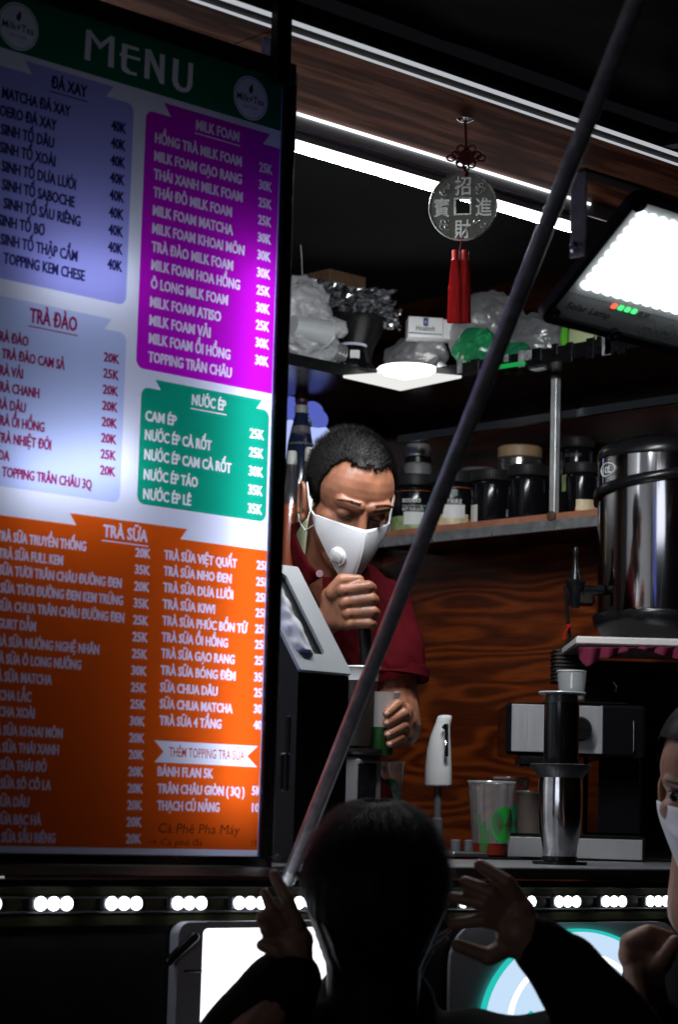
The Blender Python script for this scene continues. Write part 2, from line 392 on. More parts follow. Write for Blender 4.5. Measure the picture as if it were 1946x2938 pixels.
# upper L-shelf
us = sbox('upper_shelf', 3.745, 4.097, 2.50, 4.247, 2.082, 2.100, DARKWOOD)
sbox('shelf_board', .93, 3.742, 3.835, 4.247, 2.082, 2.100, DARKWOOD, 0, us)
sbox('shelf_edge', .93, 3.739, 3.829, 3.833, 2.078, 2.106, BLACKP, .001, us)
sbox('shelf_edge', 3.739, 3.743, 2.50, 3.829, 2.078, 2.112, BLACKP, .001, us)
for i in range(26):                   # ragged tape and dust caught on the edge
    y = 2.75 + 1.0 * random.random(); b = MB(); b.box(3.733, 3.7388, y, y + random.uniform(.006, .03), 2.076 + random.uniform(-.008, .02), 2.112 + random.uniform(0, .006), .001)
    bw(b, 'tape_scrap', BLACKP if i % 3 else mat('dusty tape', (.3, .3, .32), .6, var=.5, scale=80), us)
# back shelf for bottles
sbox('back_shelf', 2.4, 3.9, 4.0, 4.247, 1.34, 1.36, DARKWOOD)
# raised flap: a wavy dark vinyl sheet hinged on the front rail
fl = MB(); NX, NY = 60, 26; vs = []; fs = []
for j in range(NY + 1):
    for i in range(NX + 1):
        x = .6 + 3.6 * i / NX; v = j / NY; y = 2.385 - 1.15 * v
        z = 2.245 - .06 * (2.385 - y) + .020 * math.sin(x * 5.2 + y * 3) * v + .03 * math.sin(v * math.pi) * math.sin(x * 2.3 + 1) + .010 * noise.noise((x * 6, y * 7, 0))
        vs.append((x, y, z))
for j in range(NY):
    for i in range(NX):
        a = j * (NX + 1) + i; fs.append((a, a + 1, a + NX + 2, a + NX + 1))
k = len(vs); fl.add(vs, fs, True); fl.add([(x, y, z + .012) for x, y, z in vs], [tuple(reversed(f)) for f in fs], True)
bw(fl, 'flap', mat('glossy dark vinyl', (.006, .0055, .007), .35, 0, var=.3, scale=20, bump=.06, bscale=30, spec=.03), stall)
sbox('flap_rib', 2.93, 2.955, 1.30, 2.385, 1.86, 1.88, BLACKM)
stall_rib = [o for o in COL.objects if o.name.startswith('flap_rib')][0]
stall_rib.rotation_euler = (0, 0, 0)
me = stall_rib.data
for vtx in me.vertices:
    wy = vtx.co.y + 3.3; vtx.co.z += (2.195 - .06 * (2.385 - wy)) - 1.86
# wires lying under the sign on the counter
for (c, px, nm) in (((.75, .05, .3), 632, 'pink'), ((.75, .75, .78), 652, 'white'), ((.6, .4, .05), 682, 'yellow'), ((.05, .1, .6), 700, 'blue')):
    q = onY(px, 2492, 2.46); b = MB()
    b.tube([q + Vector((.012 * i, .012 * math.sin(i * 1.4), .0035 - (q.z - .99) + .004 * (i % 2))) for i in range(-1, 3)], .0022, 6)
    tag(bw(b, 'wire', mat(nm + ' wire', c, .4)), f'short {nm} wire end on the counter edge below the lit menu', 'wire', 'loose wires under the menu')

# ------------------------------------------------------------------ diagonal prop pole
pb, pt = V(833, 2510, 3.16), V(1835, -25, 2.55); pt = pt + (pt - pb) * .13
pole = thing('prop_pole', 'long bare metal pole slanting across the stall front to hold up the flap', 'pole', pb)
b = MB(); d = (pt - pb).normalized(); b.tube([pb + d * .01, pb + (pt - pb) * .25, pb + (pt - pb) * .5, pb + (pt - pb) * .75, pt], .0104, 24)
bw(b, 'shaft', mat('grey galvanised pipe', (.30, .30, .34), .42, .45, var=.3, scale=60, bump=.15, bscale=150), pole)
b = MB(); b.tube([pb - d * .012, pb + d * .03], .0098, 20); bw(b, 'flattened_end', GALV, pole)
b = MB(); b.tube([pb + Vector((0, -.02, 0)), pb + Vector((0, .06, 0))], .005, 12); bw(b, 'pivot_bolt', BLACKM, pole)

# ------------------------------------------------------------------ ceiling tube
q0, q1 = onY(700, 345, 2.72), onY(1655, 648, 2.72); zt = 2.1505
tubel = thing('tube_light', 'long glowing white tube light under the stall ceiling', 'lamp', (q1.x - .6, 2.72, zt))
b = MB(); prof = [q1.x - 1.2, q1.x - .004]
TM = basis((q1.x, 2.72, zt), (0, 1, 0), (0, 0, 1), (-1, 0, 0)); tp_ = [(.001, 0), (.006, .001), (.0125, .004), (.0152, .010), (.0152, 1.196)]
b.lathe(tp_, 10, TM, a0=R(264), a1=R(356)); bw(b, 'tube', glow('tube glow', (.93, .97, 1.0), 270), tubel)
b = MB(); b.lathe(tp_, 6, TM, a0=R(186), a1=R(264)); bw(b, 'front_diffuser', glow('tube front glow', (.95, .98, 1.0), 4.0), tubel)
b = MB(); b.lathe([(r + .0004, z) for r, z in tp_], 12, TM, a0=R(-4), a1=R(187)); bw(b, 'heat_sink', mat('white batten', (.6, .6, .62), .45), tubel)
b = MB(); b.box(q1.x - 1.25, q1.x + .005, 2.688, 2.6925, 2.1835, 2.1885, .001); bw(b, 'glowing_trim', glow('soffit trim self-glow', (.95, .97, 1), 1.6), tubel)  # soffit edge trim with a glow put in for the light it catches
b = MB(); b.box(q1.x - 1.2, q1.x - .002, 2.7045, 2.74, zt + .0165, zt + .032, .002); bw(b, 'batten', mat('white batten', (.6, .6, .62), .45), tubel)
b = MB(); b.box(q1.x - .9, q1.x - .8, 2.7045, 2.716, zt + .033, 2.40, .001); bw(b, 'hanger', ALU, tubel)
b = MB(); b.box(q1.x - .2, q1.x - .12, 2.7045, 2.716, zt + .033, 2.40, .001); bw(b, 'hanger', ALU, tubel)

# ------------------------------------------------------------------ LED strip along the counter front
strip = thing('led_strip', 'strip of white LED modules along the front edge of the counter', 'lights', (2.3, 2.44, .93))
b = MB(); b.box(1.2, 3.6, 2.446, 2.4515, .908, .957); bw(b, 'backing', mat('yellowed strip backing', (.03, .03, .014), .3, var=.3, scale=30, spec=.2), strip)
for z in (.9255, .9445):
    b = MB(); b.tube([(1.2, 2.443, z), (3.6, 2.443, z)], .0016, 6); bw(b, 'cable', mat('clear cable', (.10, .10, .10), .25), strip)
xs = [onY(p, 2590, 2.44).x for p in (149, 351, 539, 714)]
step = (xs[-1] - xs[0]) / 3
LEDX = [xs[0] - step] + xs + [xs[-1] + step * i for i in range(1, 6)] + [onY(p, 2586, 2.44).x for p in (1502, 1626, 1759, 1886)] + [onY(1886, 2586, 2.44).x + .088]
lx = []
for x in sorted(LEDX):
    if not lx or x - lx[-1] > .06: lx.append(x)
LEDG = glow('led white', (.86, .9, 1.0), 9)
for x in lx:
    b = MB(); b.box(x - .034, x + .034, 2.438, 2.4458, .928, .946, .002); o = bw(b, 'led_module', mat('grey led module', (.08, .08, .085), .4), strip)
    for k in (-1, 0, 1):
        b = MB(); b.ell((x + k * .0205, 2.4365, .937), (.0088, .0055, .0088), 14, 10); bw(b, 'led', LEDG, o)

# white fridge added out of view behind the menu for the urn's pale reflection
fr_ = thing('unseen_fridge', 'tall white fridge added out of view behind the menu to mirror in the steel urn', 'unseen_fridge', (2.05, 3.55, .298))
FW = mat('white enamel', (.80, .80, .81), .3)
b = MB(); b.box(1.78, 2.27, 3.28, 3.81, .298, 2.38, .015); bw(b, 'cabinet', FW, fr_)
for z0, z1 in ((.36, 1.30), (1.32, 2.36)):
    b = MB(); b.box(2.272, 2.30, 3.29, 3.80, z0, z1, .01); d_ = bw(b, 'door', FW, fr_)
    b = MB(); b.box(2.301, 2.315, 3.31, 3.33, z0 + .1, z0 + .45, .004); bw(b, 'handle', ALU, d_)
# ------------------------------------------------------------------ the backlit menu
def z1(x, y): return onY(x / 1.84471, y / 1.84471, Y0)
def z2(x, y): return onY(x / 1.84471, 800 + y / 1.84471, Y0)
def z3(x, y): return onY(x / 1.84471, 1500 + y / 1.84471, Y0)
def xz(p): return (p.x, p.z)
logoR, logoL = z1(1327, 520), z1(95, 140)
FX1 = 2.1075; FX0 = logoR.x + logoL.x - FX1 - .012; FZ0, FZ1 = z3(700, 1768).z, z1(1460, 395).z
menu = thing('menu_lightbox', 'tall backlit menu board with green heading and purple, green and orange price panels', 'sign', (1.8, 2.46, .995))
PIECES = []     # (key, polygon list in XZ, material, name, parent key)
def rnd(pts, k): return pts
Wc, Gc = (.86, .87, .97), (.012, .17, .10)
cols = dict(white=(.80, .82, .97), green=(.004, .15, .075), blue=(.36, .37, .86), pale=(.52, .60, .92), magenta=(.55, .006, .60), teal=(.006, .36, .22), orange=(.80, .105, .008),
            navy=(.015, .014, .10), crimson=(.28, .012, .10), tored=(.50, .05, .03), lettm=(.86, .74, .97), lettw=(.92, .92, .97), ink=(.12, .02, .01), dkgreen=(.01, .05, .035), leaf=(.006, .10, .05))
BM = {k: backlit('print ' + k, c) for k, c in cols.items()}
panels = [('face', [(FX0, FZ0), (FX1, FZ0), (FX1, FZ1), (FX0, FZ1)], 'white', 'printed_face')]
zh = (z1(100, 280).z + z1(1400, 668).z) / 2
panels.append(('head', [(FX0, zh), (FX1, zh), (FX1, FZ1), (FX0, FZ1)], 'green', 'header_band'))
def panel(key, colr, xl, xr, zb, zt, rl, rr, zr, rad=.012, cutl=True, cutr=True):
    """rounded panel with a ribbon tab: ribbon top at zr from rl to rr, notched ends"""
    p = []
    n = 5
    if xl is not None:
        p += [(xl + rad - rad * math.cos(R(90 * i / n)), zt - rad + rad * math.sin(R(90 * i / n))) for i in range(n + 1)]
    h = zr - zt
    p += [(rl + h * .75, zt), (rl, zr), (rr, zr), (rr - h * .75, zt)]
    if cutr: p += [(xr - rad + rad * math.sin(R(90 * i / n)), zt - rad + rad * math.cos(R(90 * i / n))) for i in range(n + 1)]
    else: p += [(xr, zt)]
    if cutr: p += [(xr - rad + rad * math.cos(R(90 * i / n)), zb + rad - rad * math.sin(R(90 * i / n))) for i in range(n + 1)]
    else: p += [(xr, zb)]
    if xl is not None: p += [(xl + rad - rad * math.sin(R(90 * i / n)), zb + rad - rad * math.cos(R(90 * i / n))) for i in range(n + 1)]
    panels.append((key, p, colr, 'price_panel'))
XE = FX1 - .0005
blx0 = FX0 + .02
panel('blue', 'blue', blx0, z1(690, 1000).x, z1(560, 1594).z, z1(600, 522).z, z1(130, 318).x, z1(600, 460).x, z1(400, 400).z)
panel('pale', 'pale', blx0, z2(652, 700).x, z2(300, 1140).z, z2(600, 275).z, z2(-60, 90).x, z2(590, 210).x, z2(350, 163).z)
panel('mag', 'magenta', z1(768, 700).x, XE, z2(1100, 543).z, z1(850, 603).z, z1(868, 543).x, z1(1430, 710).x, z1(1150, 627).z, cutr=False)
panel('teal', 'teal', z2(735, 900).x, XE - .004, z2(1080, 1240).z, z2(800, 580).z, z2(822, 537).x, z2(1387, 637).x, z2(1100, 587).z)
panel('orange', 'orange', FX0 + .004, XE, z3(700, 1722).z, z2(200, 1277).z, z2(368, 1240).x, z2(990, 1322).x, z2(680, 1282).z, rad=.004, cutr=False)
bn = [z3(*p) for p in ((815, 1155), (865, 1212), (815, 1270), (1362, 1290), (1308, 1232), (1365, 1178))]
zt_, zb_ = (bn[0].z + bn[5].z) / 2, (bn[2].z + bn[3].z) / 2
panels.append(('banner', [(bn[0].x, zt_), (bn[5].x, zt_), (bn[4].x, (zt_ + zb_) / 2), (bn[3].x, zb_), (bn[2].x, zb_), (bn[1].x, (zt_ + zb_) / 2)], 'white', 'banner'))
def circ(c, r, n=40, sx=1): return [(c.x + r * sx * math.cos(2 * math.pi * i / n), c.z + r * math.sin(2 * math.pi * i / n)) for i in range(n)]
rl_ = (z1(1327, 405).z - z1(1327, 637).z) / 2
for key, c in (('logoR', logoR), ('logoL', logoL)):
    panels.append((key, circ(c, rl_), 'white', 'logo_disc'))
texts = []      # (panel key, material, tris2d, name)
def put(key, colr, s, L=None, Rr=None, cap=.0146, wid=None, off=.02, name='text_line', dz=0, shear=0):
    v, f = text2d(s, off, 2); xs = [p[0] for p in v]; x0, x1 = min(xs), max(xs); h = cap / .72
    if L is not None and Rr is not None: base = (L.z + Rr.z) / 2; a, bb = L.x, Rr.x
    else:
        w = wid if wid else (x1 - x0) * h * .66
        base = (Rr or L).z; a, bb = (L.x, L.x + w) if L is not None else (Rr.x - w, Rr.x)
    pts = [(a + (x - x0) / (x1 - x0) * (bb - a) + shear * y * h, base + dz + y * h) for x, y in v]
    if off > .015:                                # heavier strokes: the same glyphs laid over twice
        bx_ = .00052; nv0 = len(pts); f = list(f) + [tuple(i + nv0 for i in q) for q in f]; pts = [(x - bx_, y) for x, y in pts] + [(x + bx_, y + .0002) for x, y in pts]
    if any(p[0] > XE - .0004 for p in pts): pts = [(min(p[0], XE - .0004), p[1]) for p in pts]
    if min(p[0] for p in pts) < blx0 + .003:
        mn = min(p[0] for p in pts); k = (bb - blx0 - .003) / (bb - mn); pts = [(bb - (bb - p[0]) * k, p[1]) for p in pts]
    texts.append((key, colr, pts, f, name)); return a, bb, base
def bar(key, colr, x0, x1, za, zb): texts.append((key, colr, [(x0, za), (x1, za), (x1, zb), (x0, zb)], [(0, 1, 2, 3)], 'underline'))
def polyp(key, colr, pts, name): texts.append((key, colr, pts, [tuple(range(len(pts)))], name))
def head(key, colr, s, L, Rr, cap):
    a, bb, z = put(key, colr, s, L, Rr, cap, name='heading', off=.02); bar(key, colr, a - .002, bb + .002, z - .0062, z - .0046)
head('blue', 'navy', 'ĐÁ XAY', z1(268, 468), z1(458, 512), .0165)
for s, x, y in (('MATCHA ĐÁ XAY', 370, 618), ('OERO ĐÁ XAY', 297, 692), ('SINH TỐ DÂU', 283, 785), ('SINH TỐ XOÀI', 290, 882), ('SINH TỐ DƯA LƯỚI', 398, 1005), ('SINH TỐ SABOCHE', 393, 1098),
                ('SINH TỐ SẦU RIÊNG', 423, 1200), ('SINH TỐ BƠ', 233, 1248), ('SINH TỐ THẬP CẨM', 407, 1385), ('TOPPING KEM CHESE', 446, 1488)): put('blue', 'navy', s, None, z1(x, y), .0148)
for i in range(9): put('blue', 'navy', '40K', z1(588 - 2.6 * i, 690 + 91.5 * i), z1(665 - 2.5 * i, 707 + 91.6 * i), .0148, name='price')
head('pale', 'crimson', 'TRÀ ĐÀO', z2(155, 232), z2(405, 275), .0195)
for s, x, y in (('TRÀ ĐÀO', 147, 358), ('TRÀ ĐÀO CAM SẢ', 340, 482), ('TRÀ VẢI', 118, 530), ('TRÀ CHANH', 205, 632), ('TRÀ DÂU', 133, 710), ('TRÀ ỔI HỒNG', 232, 812), ('TRÀ NHIỆT ĐỚI', 267, 907), ('SODA', 47, 965), ('TOPPING TRÂN CHÂU 3Q', 483, 1115)):
    put('pale', 'crimson', s, None, z2(x, y), .0132)
for i, s in enumerate('20K 25K 20K 20K 20K 20K 25K 20K'.split()): put('pale', 'crimson', s, z2(548 - 2.8 * i, 437 + 85.3 * i), z2(630 - 3 * i, 450 + 85.3 * i), .0128, name='price')
head('mag', 'lettm', 'MILK FOAM', z1(1037, 688), z1(1265, 748), .0150)
for s, l, r in (('HỒNG TRÀ MILK FOAM', (820, 755), (1278, 880)), ('MILK FOAM GẠO RANG', (816, 850), (1278, 975)), ('THÁI XANH MILK FOAM', (813, 945), (1282, 1070)), ('THÁI ĐỎ MILK FOAM', (810, 1042), (1226, 1147)),
                ('MILK FOAM MATCHA', (808, 1140), (1232, 1242)), ('MILK FOAM KHOAI MÔN', (805, 1235), (1292, 1350)), ('TRÀ ĐÀO MILK FOAM', (802, 1330), (1232, 1432)), ('MILK FOAM HOA HỒNG', (800, 1428), (1268, 1533)),
                ('Ô LONG MILK FOAM', (797, 1525), (1204, 1615)), ('MILK FOAM ATISO', (793, 1624), (1168, 1701)), ('MILK FOAM VẢI', (790, 1721), (1112, 1786)), ('MILK FOAM ỔI HỒNG', (787, 1818), (1217, 1901)), ('TOPPING TRÂN CHÂU', (784, 1914), (1224, 1999))):
    put('mag', 'lettm', s, z1(*l), z1(*r), .0146)
for i, s in enumerate('25K 30K 25K 25K 30K 30K 30K 25K 30K 25K 30K 30K'.split()): put('mag', 'lettm', s, z1(1372 - 2 * i, 907 + 92.6 * i), z1(1441 - 1.8 * i, 924 + 92.6 * i), .0140, name='price')
head('teal', 'lettw', 'NƯỚC ÉP', z2(1015, 672), z2(1195, 693), .0150)
for s, l, r in (('CAM ÉP', (768, 755), (933, 772)), ('NƯỚC ÉP CÀ RỐT', (766, 855), (1118, 905)), ('NƯỚC ÉP CAM CÀ RỐT', (763, 958), (1223, 1025)), ('NƯỚC ÉP TÁO', (760, 1062), (1045, 1102)), ('NƯỚC ÉP LÊ', (757, 1165), (1010, 1200))):
    put('teal', 'lettw', s, z2(*l), z2(*r), .0143)
for i, s in enumerate('25K 25K 30K 35K 35K'.split()): put('teal', 'lettw', s, z2(1322 - 2.5 * i, 842 + 99 * i), z2(1397 - 2.5 * i, 852 + 99 * i), .0140, name='price')
head('orange', 'lettm', 'TRÀ SỮA', z3(545, 75), z3(780, 100), .0165)
for s, x, y in (('TRÀ SỮA TRUYỀN THỐNG', 453, 150), ('TRÀ SỮA FULL KEM', 330, 225), ('SỮA TƯƠI TRÂN CHÂU ĐƯỜNG ĐEN', 641, 345), ('SỮA TƯƠI ĐƯỜNG ĐEN KEM TRỨNG', 648, 437), ('SỮA CHUA TRÂN CHÂU ĐƯỜNG ĐEN', 655, 528), ('YOGURT DẰM', 187, 575),
                ('TRÀ SỮA NƯỚNG NGHỆ NHÂN', 522, 697), ('TRÀ SỮA Ô LONG NƯỚNG', 427, 778), ('TRÀ SỮA MATCHA', 272, 858), ('MATCHA LẮC', 162, 948), ('MATCHA XOÀI', 180, 1035), ('TRÀ SỮA KHOAI MÔN', 328, 1140), ('TRÀ SỮA THÁI XANH', 308, 1228),
                ('TRÀ SỮA THÁI ĐỎ', 243, 1318), ('TRÀ SỮA SÔ CÔ LA', 267, 1415), ('TRÀ SỮA DÂU', 150, 1505), ('TRÀ SỮA BẠC HÀ', 215, 1600), ('TRÀ SỮA SẦU RIÊNG', 290, 1695)): put('orange', 'lettm', s, None, z3(x, y), .0128)
for i, s in enumerate('20K 35K 20K 35K 25K 25K 25K 30K 25K 25K 30K 20K 20K 20K 20K 20K 20K 20K'.split()): put('orange', 'lettm', s, z3(715 - 2.9 * i, 180 + 89 * i), z3(795 - 2.9 * i, 187 + 89 * i), .0125, name='price')
for s, l, r in (('TRÀ SỮA VIỆT QUẤT', (868, 195), (1253, 237)), ('TRÀ SỮA NHO ĐEN', (865, 280), (1224, 317)), ('TRÀ SỮA DƯA LƯỚI', (863, 367), (1232, 403)), ('TRÀ SỮA KIWI', (860, 455), (1136, 480)), ('TRÀ SỮA PHÚC BỒN TỬ', (858, 543), (1308, 582)),
                ('TRÀ SỮA ỔI HỒNG', (855, 630), (1205, 658)), ('TRÀ SỮA GẠO RANG', (852, 716), (1240, 746)), ('TRÀ SỮA BÓNG ĐÊM', (849, 805), (1245, 833)), ('SỮA CHUA DÂU', (846, 895), (1150, 915)), ('SỮA CHUA MATCHA', (845, 983), (1230, 1005)),
                ('TRÀ SỮA 4 TẦNG', (843, 1072), (1170, 1087)), ('BÁNH FLAN 5K', (833, 1340), (1127, 1350)), ('TRÂN CHÂU GIÒN ( 3Q )', (833, 1432), (1293, 1445)), ('THẠCH CỦ NĂNG', (831, 1522), (1160, 1528))):
    put('orange', 'lettm', s, z3(*l), z3(*r), .0128)
for s, x, y in (('25K', 1358, 248), ('25K', 1356, 335), ('25K', 1354, 418), ('25K', 1352, 500), ('25K', 1350, 585), ('25K', 1349, 668), ('25K', 1347, 752), ('35K', 1345, 840), ('25K', 1344, 922), ('30K', 1343, 1008), ('40K', 1341, 1093), ('5K', 1333, 1440), ('10K', 1333, 1530)):
    put('orange', 'lettm', s, z3(x, y), z3(x + (74 if len(s) == 3 else 50), y + 2), .0125, name='price')
put('banner', 'tored', 'THÊM TOPPING TRÀ SỮA', z3(893, 1238), z3(1293, 1255), .0132, off=.008)
put('orange', 'ink', 'Cà Phê Pha Máy', z3(835, 1640), z3(1265, 1650), .0135, off=.0, shear=.15, name='handwriting')
put('orange', 'ink', '→ Cà phê đá', z3(785, 1706), z3(1070, 1708), .0090, off=-.002, shear=.15, name='handwriting')
put('orange', 'ink', '15K', z3(1330, 1710), z3(1385, 1712), .0085, off=-.002, shear=.15, name='handwriting')
for key, c in (('logoR', logoR), ('logoL', logoL)):
    k = rl_ / .063; P = lambda x, z: Vector((c.x + x * k, 0, c.z + z * k))
    put(key, 'dkgreen', 'Milk+Tea', P(-.050, -.012), P(.050, -.012), .021 * k, off=.012, name='logo_text')
    put(key, 'dkgreen', 'GA CON', P(-.025, -.030), P(.025, -.030), .0085 * k, off=-.004, name='logo_text')
    lf = [(0, .012), (-.007, .019), (-.008, .028), (-.001, .036), (.004, .045), (.007, .036), (.008, .026), (.004, .017)]
    polyp(key, 'leaf', [(c.x + x * k, c.z + z * k) for x, z in lf], 'leaf_mark')
    n = 48; ro, ri = rl_ * .93, rl_ * .905
    pts = [(c.x + ro * math.cos(2 * math.pi * i / n), c.z + ro * math.sin(2 * math.pi * i / n)) for i in range(n)] + [(c.x + ri * math.cos(2 * math.pi * i / n), c.z + ri * math.sin(2 * math.pi * i / n)) for i in range(n)]
    texts.append((key, 'dkgreen', pts, [(i, (i + 1) % n, n + (i + 1) % n, n + i) for i in range(n)], 'logo_ring'))
# MENU in tall tapering letters: strokes given in photograph zoom coordinates
def stroke(quads, name='heading_letter'):
    pts = []; fs = []
    for qd in quads:
        b0 = len(pts); pts += [xz(z1(*p)) for p in qd]; fs.append(tuple(range(b0, b0 + len(qd))))
    texts.append(('head', 'lettw', pts, fs, name))
stroke([((455, 155), (485, 163), (476, 322), (446, 314)), ((455, 155), (478, 160), (536, 232), (528, 262)), ((528, 262), (530, 228), (584, 190), (606, 196)), ((578, 196), (606, 196), (600, 360), (570, 352))])
stroke([((645, 228), (675, 236), (668, 352), (640, 345)), ((645, 228), (735, 254), (735, 272), (650, 248)), ((640, 345), (668, 352), (690, 378), (724, 386), (722, 402), (672, 390), (645, 372)), ((632, 278), (742, 308), (740, 324), (632, 294))])
stroke([((768, 258), (796, 266), (790, 420), (762, 412)), ((768, 258), (798, 262), (866, 420), (866, 447), (846, 440)), ((846, 284), (872, 291), (868, 447), (842, 438))])
stroke([((916, 308), (946, 316), (940, 430), (910, 422)), ((910, 422), (940, 430), (952, 454), (968, 466), (964, 488), (936, 476), (918, 452)), ((964, 488), (968, 466), (985, 462), (992, 442), (1018, 452), (1006, 478), (988, 489)), ((997, 330), (1022, 337), (1018, 452), (992, 445))])
# planar subdivision so that every print lies in ONE film: pieces never overlap
def ccw(poly):
    a = sum(poly[i][0] * poly[(i + 1) % len(poly)][1] - poly[(i + 1) % len(poly)][0] * poly[i][1] for i in range(len(poly)))
    return a > 0
groups = []
for ti, (key, colr, pts, f, nm) in enumerate(texts):
    bx = [min(p[0] for p in pts) - .0006, max(p[0] for p in pts) + .0006, min(p[1] for p in pts) - .0006, max(p[1] for p in pts) + .0006]
    bx[1] = min(bx[1], FX1 - .0002); bx[0] = max(bx[0], FX0 + .0003); bx[2] = max(bx[2], FZ0 + .0002); bx[3] = min(bx[3], FZ1 - .0002)
    groups.append([bx, [ti], key])
ch = True
while ch:
    ch = False
    for i in range(len(groups)):
        for j in range(i + 1, len(groups)):
            a, c = groups[i][0], groups[j][0]
            if a[0] < c[1] and c[0] < a[1] and a[2] < c[3] and c[2] < a[3]:
                groups[i] = [[min(a[0], c[0]), max(a[1], c[1]), min(a[2], c[2]), max(a[3], c[3])], groups[i][1] + groups[j][1], groups[i][2]]
                groups.pop(j); ch = True; break
        if ch: break
verts = []; faces = []; owner = []
for k, (key, p, colr, nm) in enumerate(panels):
    if not ccw(p): p = p[::-1]
    b0 = len(verts); verts += [Vector(q) for q in p]; faces.append(list(range(b0, b0 + len(p)))); owner.append(('p', k))
for gi, (bx, tis, key) in enumerate(groups):
    b0 = len(verts); verts += [Vector(q) for q in ((bx[0], bx[2]), (bx[1], bx[2]), (bx[1], bx[3]), (bx[0], bx[3]))]
    faces.append([b0, b0 + 1, b0 + 2, b0 + 3]); owner.append(('g', gi))
rv, _, rf, _, _, rof = delaunay_2d_cdt(verts, [], faces, 1, 1e-7)
pan_mb = [MB() for _ in panels]
for f, of in zip(rf, rof):
    ow = [owner[i] for i in of]
    if any(o[0] == 'g' for o in ow): continue
    k = max(o[1] for o in ow); pan_mb[k].add([(rv[i][0], Y0, rv[i][1]) for i in f], [tuple(range(len(f)))])
txt_mb = [MB() for _ in texts]
for bx, tis, key in groups:
    vs = [Vector(q) for q in ((bx[0], bx[2]), (bx[1], bx[2]), (bx[1], bx[3]), (bx[0], bx[3]))]; fs = [[0, 1, 2, 3]]; own = [('b', 0)]
    for k, (pk, p, colr, nm) in enumerate(panels):           # panel outlines that cross the cell
        if not ccw(p): p = p[::-1]
        if min(q[0] for q in p) < bx[1] and max(q[0] for q in p) > bx[0] and min(q[1] for q in p) < bx[3] and max(q[1] for q in p) > bx[2]:
            b0 = len(vs); vs += [Vector(q) for q in p]; fs.append(list(range(b0, b0 + len(p)))); own.append(('p', k))
    ed = []; tri = []; tow = []
    for ti in tis:
        pts, ff = texts[ti][2], texts[ti][3]; b0 = len(vs); vs += [Vector(q) for q in pts]
        for q in ff:
            for i in range(len(q)): ed.append((b0 + q[i], b0 + q[(i + 1) % len(q)]))
            for i in range(1, len(q) - 1): tri.append([pts[q[0]], pts[q[i]], pts[q[i + 1]]]); tow.append(ti)
    cv, _, cf, _, _, cof = delaunay_2d_cdt(vs, ed, fs, 1, 1e-7)
    T = np.array(tri); tow = np.array(tow)
    cen = np.array([[sum(cv[i][0] for i in f) / len(f), sum(cv[i][1] for i in f) / len(f)] for f in cf])
    def side(A, B): return (B[None, :, 0] - A[None, :, 0]) * (cen[:, None, 1] - A[None, :, 1]) - (B[None, :, 1] - A[None, :, 1]) * (cen[:, None, 0] - A[None, :, 0])
    d0, d1, d2 = side(T[:, 0], T[:, 1]), side(T[:, 1], T[:, 2]), side(T[:, 2], T[:, 0])
    ins = ((d0 > 0) & (d1 > 0) & (d2 > 0)) | ((d0 < 0) & (d1 < 0) & (d2 < 0))
    hit = ins.any(1); which = ins.argmax(1)
    for k, (f, of) in enumerate(zip(cf, cof)):
        ow = [own[i] for i in of]
        if not any(o[0] == 'b' for o in ow): continue
        P3 = [(cv[i][0], Y0, cv[i][1]) for i in f]
        if hit[k]: txt_mb[tow[which[k]]].add(P3, [tuple(range(len(f)))])
        else: pan_mb[max(o[1] for o in ow if o[0] == 'p')].add(P3, [tuple(range(len(f)))])
PO = {}
for k, (key, p, colr, nm) in enumerate(panels): PO[key] = bw(pan_mb[k], nm, BM[colr], menu)
for ti, (key, colr, pts, f, nm) in enumerate(texts):
    if txt_mb[ti].f: bw(txt_mb[ti], nm, BM[colr], PO[key])
# box round the film
def mbox(name, x0, x1, y0, y1, z0, z1, mt, bev=0):
    b = MB(); b.box(x0, x1, y0, y1, z0, z1, bev); return bw(b, name, mt, menu)
INW = mat('grey box lining', (.12, .12, .13), .6)
mbox('box_back', FX0 - .01, FX1 + .01, 2.505, 2.515, FZ0 - .005, FZ1 + .005, INW)
mbox('box_side', FX0 - .012, FX0 - .003, 2.4225, 2.5045, FZ0 - .005, FZ1 + .005, INW)
mbox('frame_rail', FX0 - .03, FX1 + .0212, 2.4115, 2.4185, FZ1 - .006, FZ1 + .022, BLACKP, .002)
mbox('frame_rail', FX0 - .03, FX1 + .0212, 2.4115, 2.4185, FZ0 - .012, FZ0 + .003, BLACKP, .002)
mbox('frame_stile', FX1 - .001, FX1 + .0215, 2.4110, 2.4185, FZ0 + .0035, FZ1 - .0065, BLACKP, .002)
mbox('frame_stile', FX0 - .03, FX0 + .004, 2.4110, 2.4185, FZ0 + .0035, FZ1 - .0065, BLACKP, .002)
mbox('box_side', FX1 + .004, FX1 + .007, 2.4225, 2.5045, FZ0 - .005, FZ1 + .005, backlit('milky box side', (.22, .25, .60)))
mbox('box_top', FX0 - .012, FX1 + .012, 2.4225, 2.5045, FZ1 + .006, FZ1 + .012, BLACKP)
mbox('box_bottom', FX0 - .012, FX1 + .012, 2.4225, 2.5045, FZ0 - .012, FZ0 - .006, BLACKP)
b = MB(); q = z3(1442, 1772); b.lathe([(.0, 0), (.0045, 0), (.005, -.002), (.004, -.003), (.0, -.003)], 14, basis((q.x, 2.4105, q.z), (1, 0, 0), (0, 0, -1), (0, 1, 0))); bw(b, 'screw', mat('dull screw', (.3, .3, .3), .4, 1), menu)
# bright acrylic edge and side skin of the box towards the opening
mbox('edge_strip', FX1 + .0222, FX1 + .0245, 2.414, 2.424, FZ0, FZ1 + .01, mat('clear edge strip', (.75, .8, .85), .15, trans=.4))
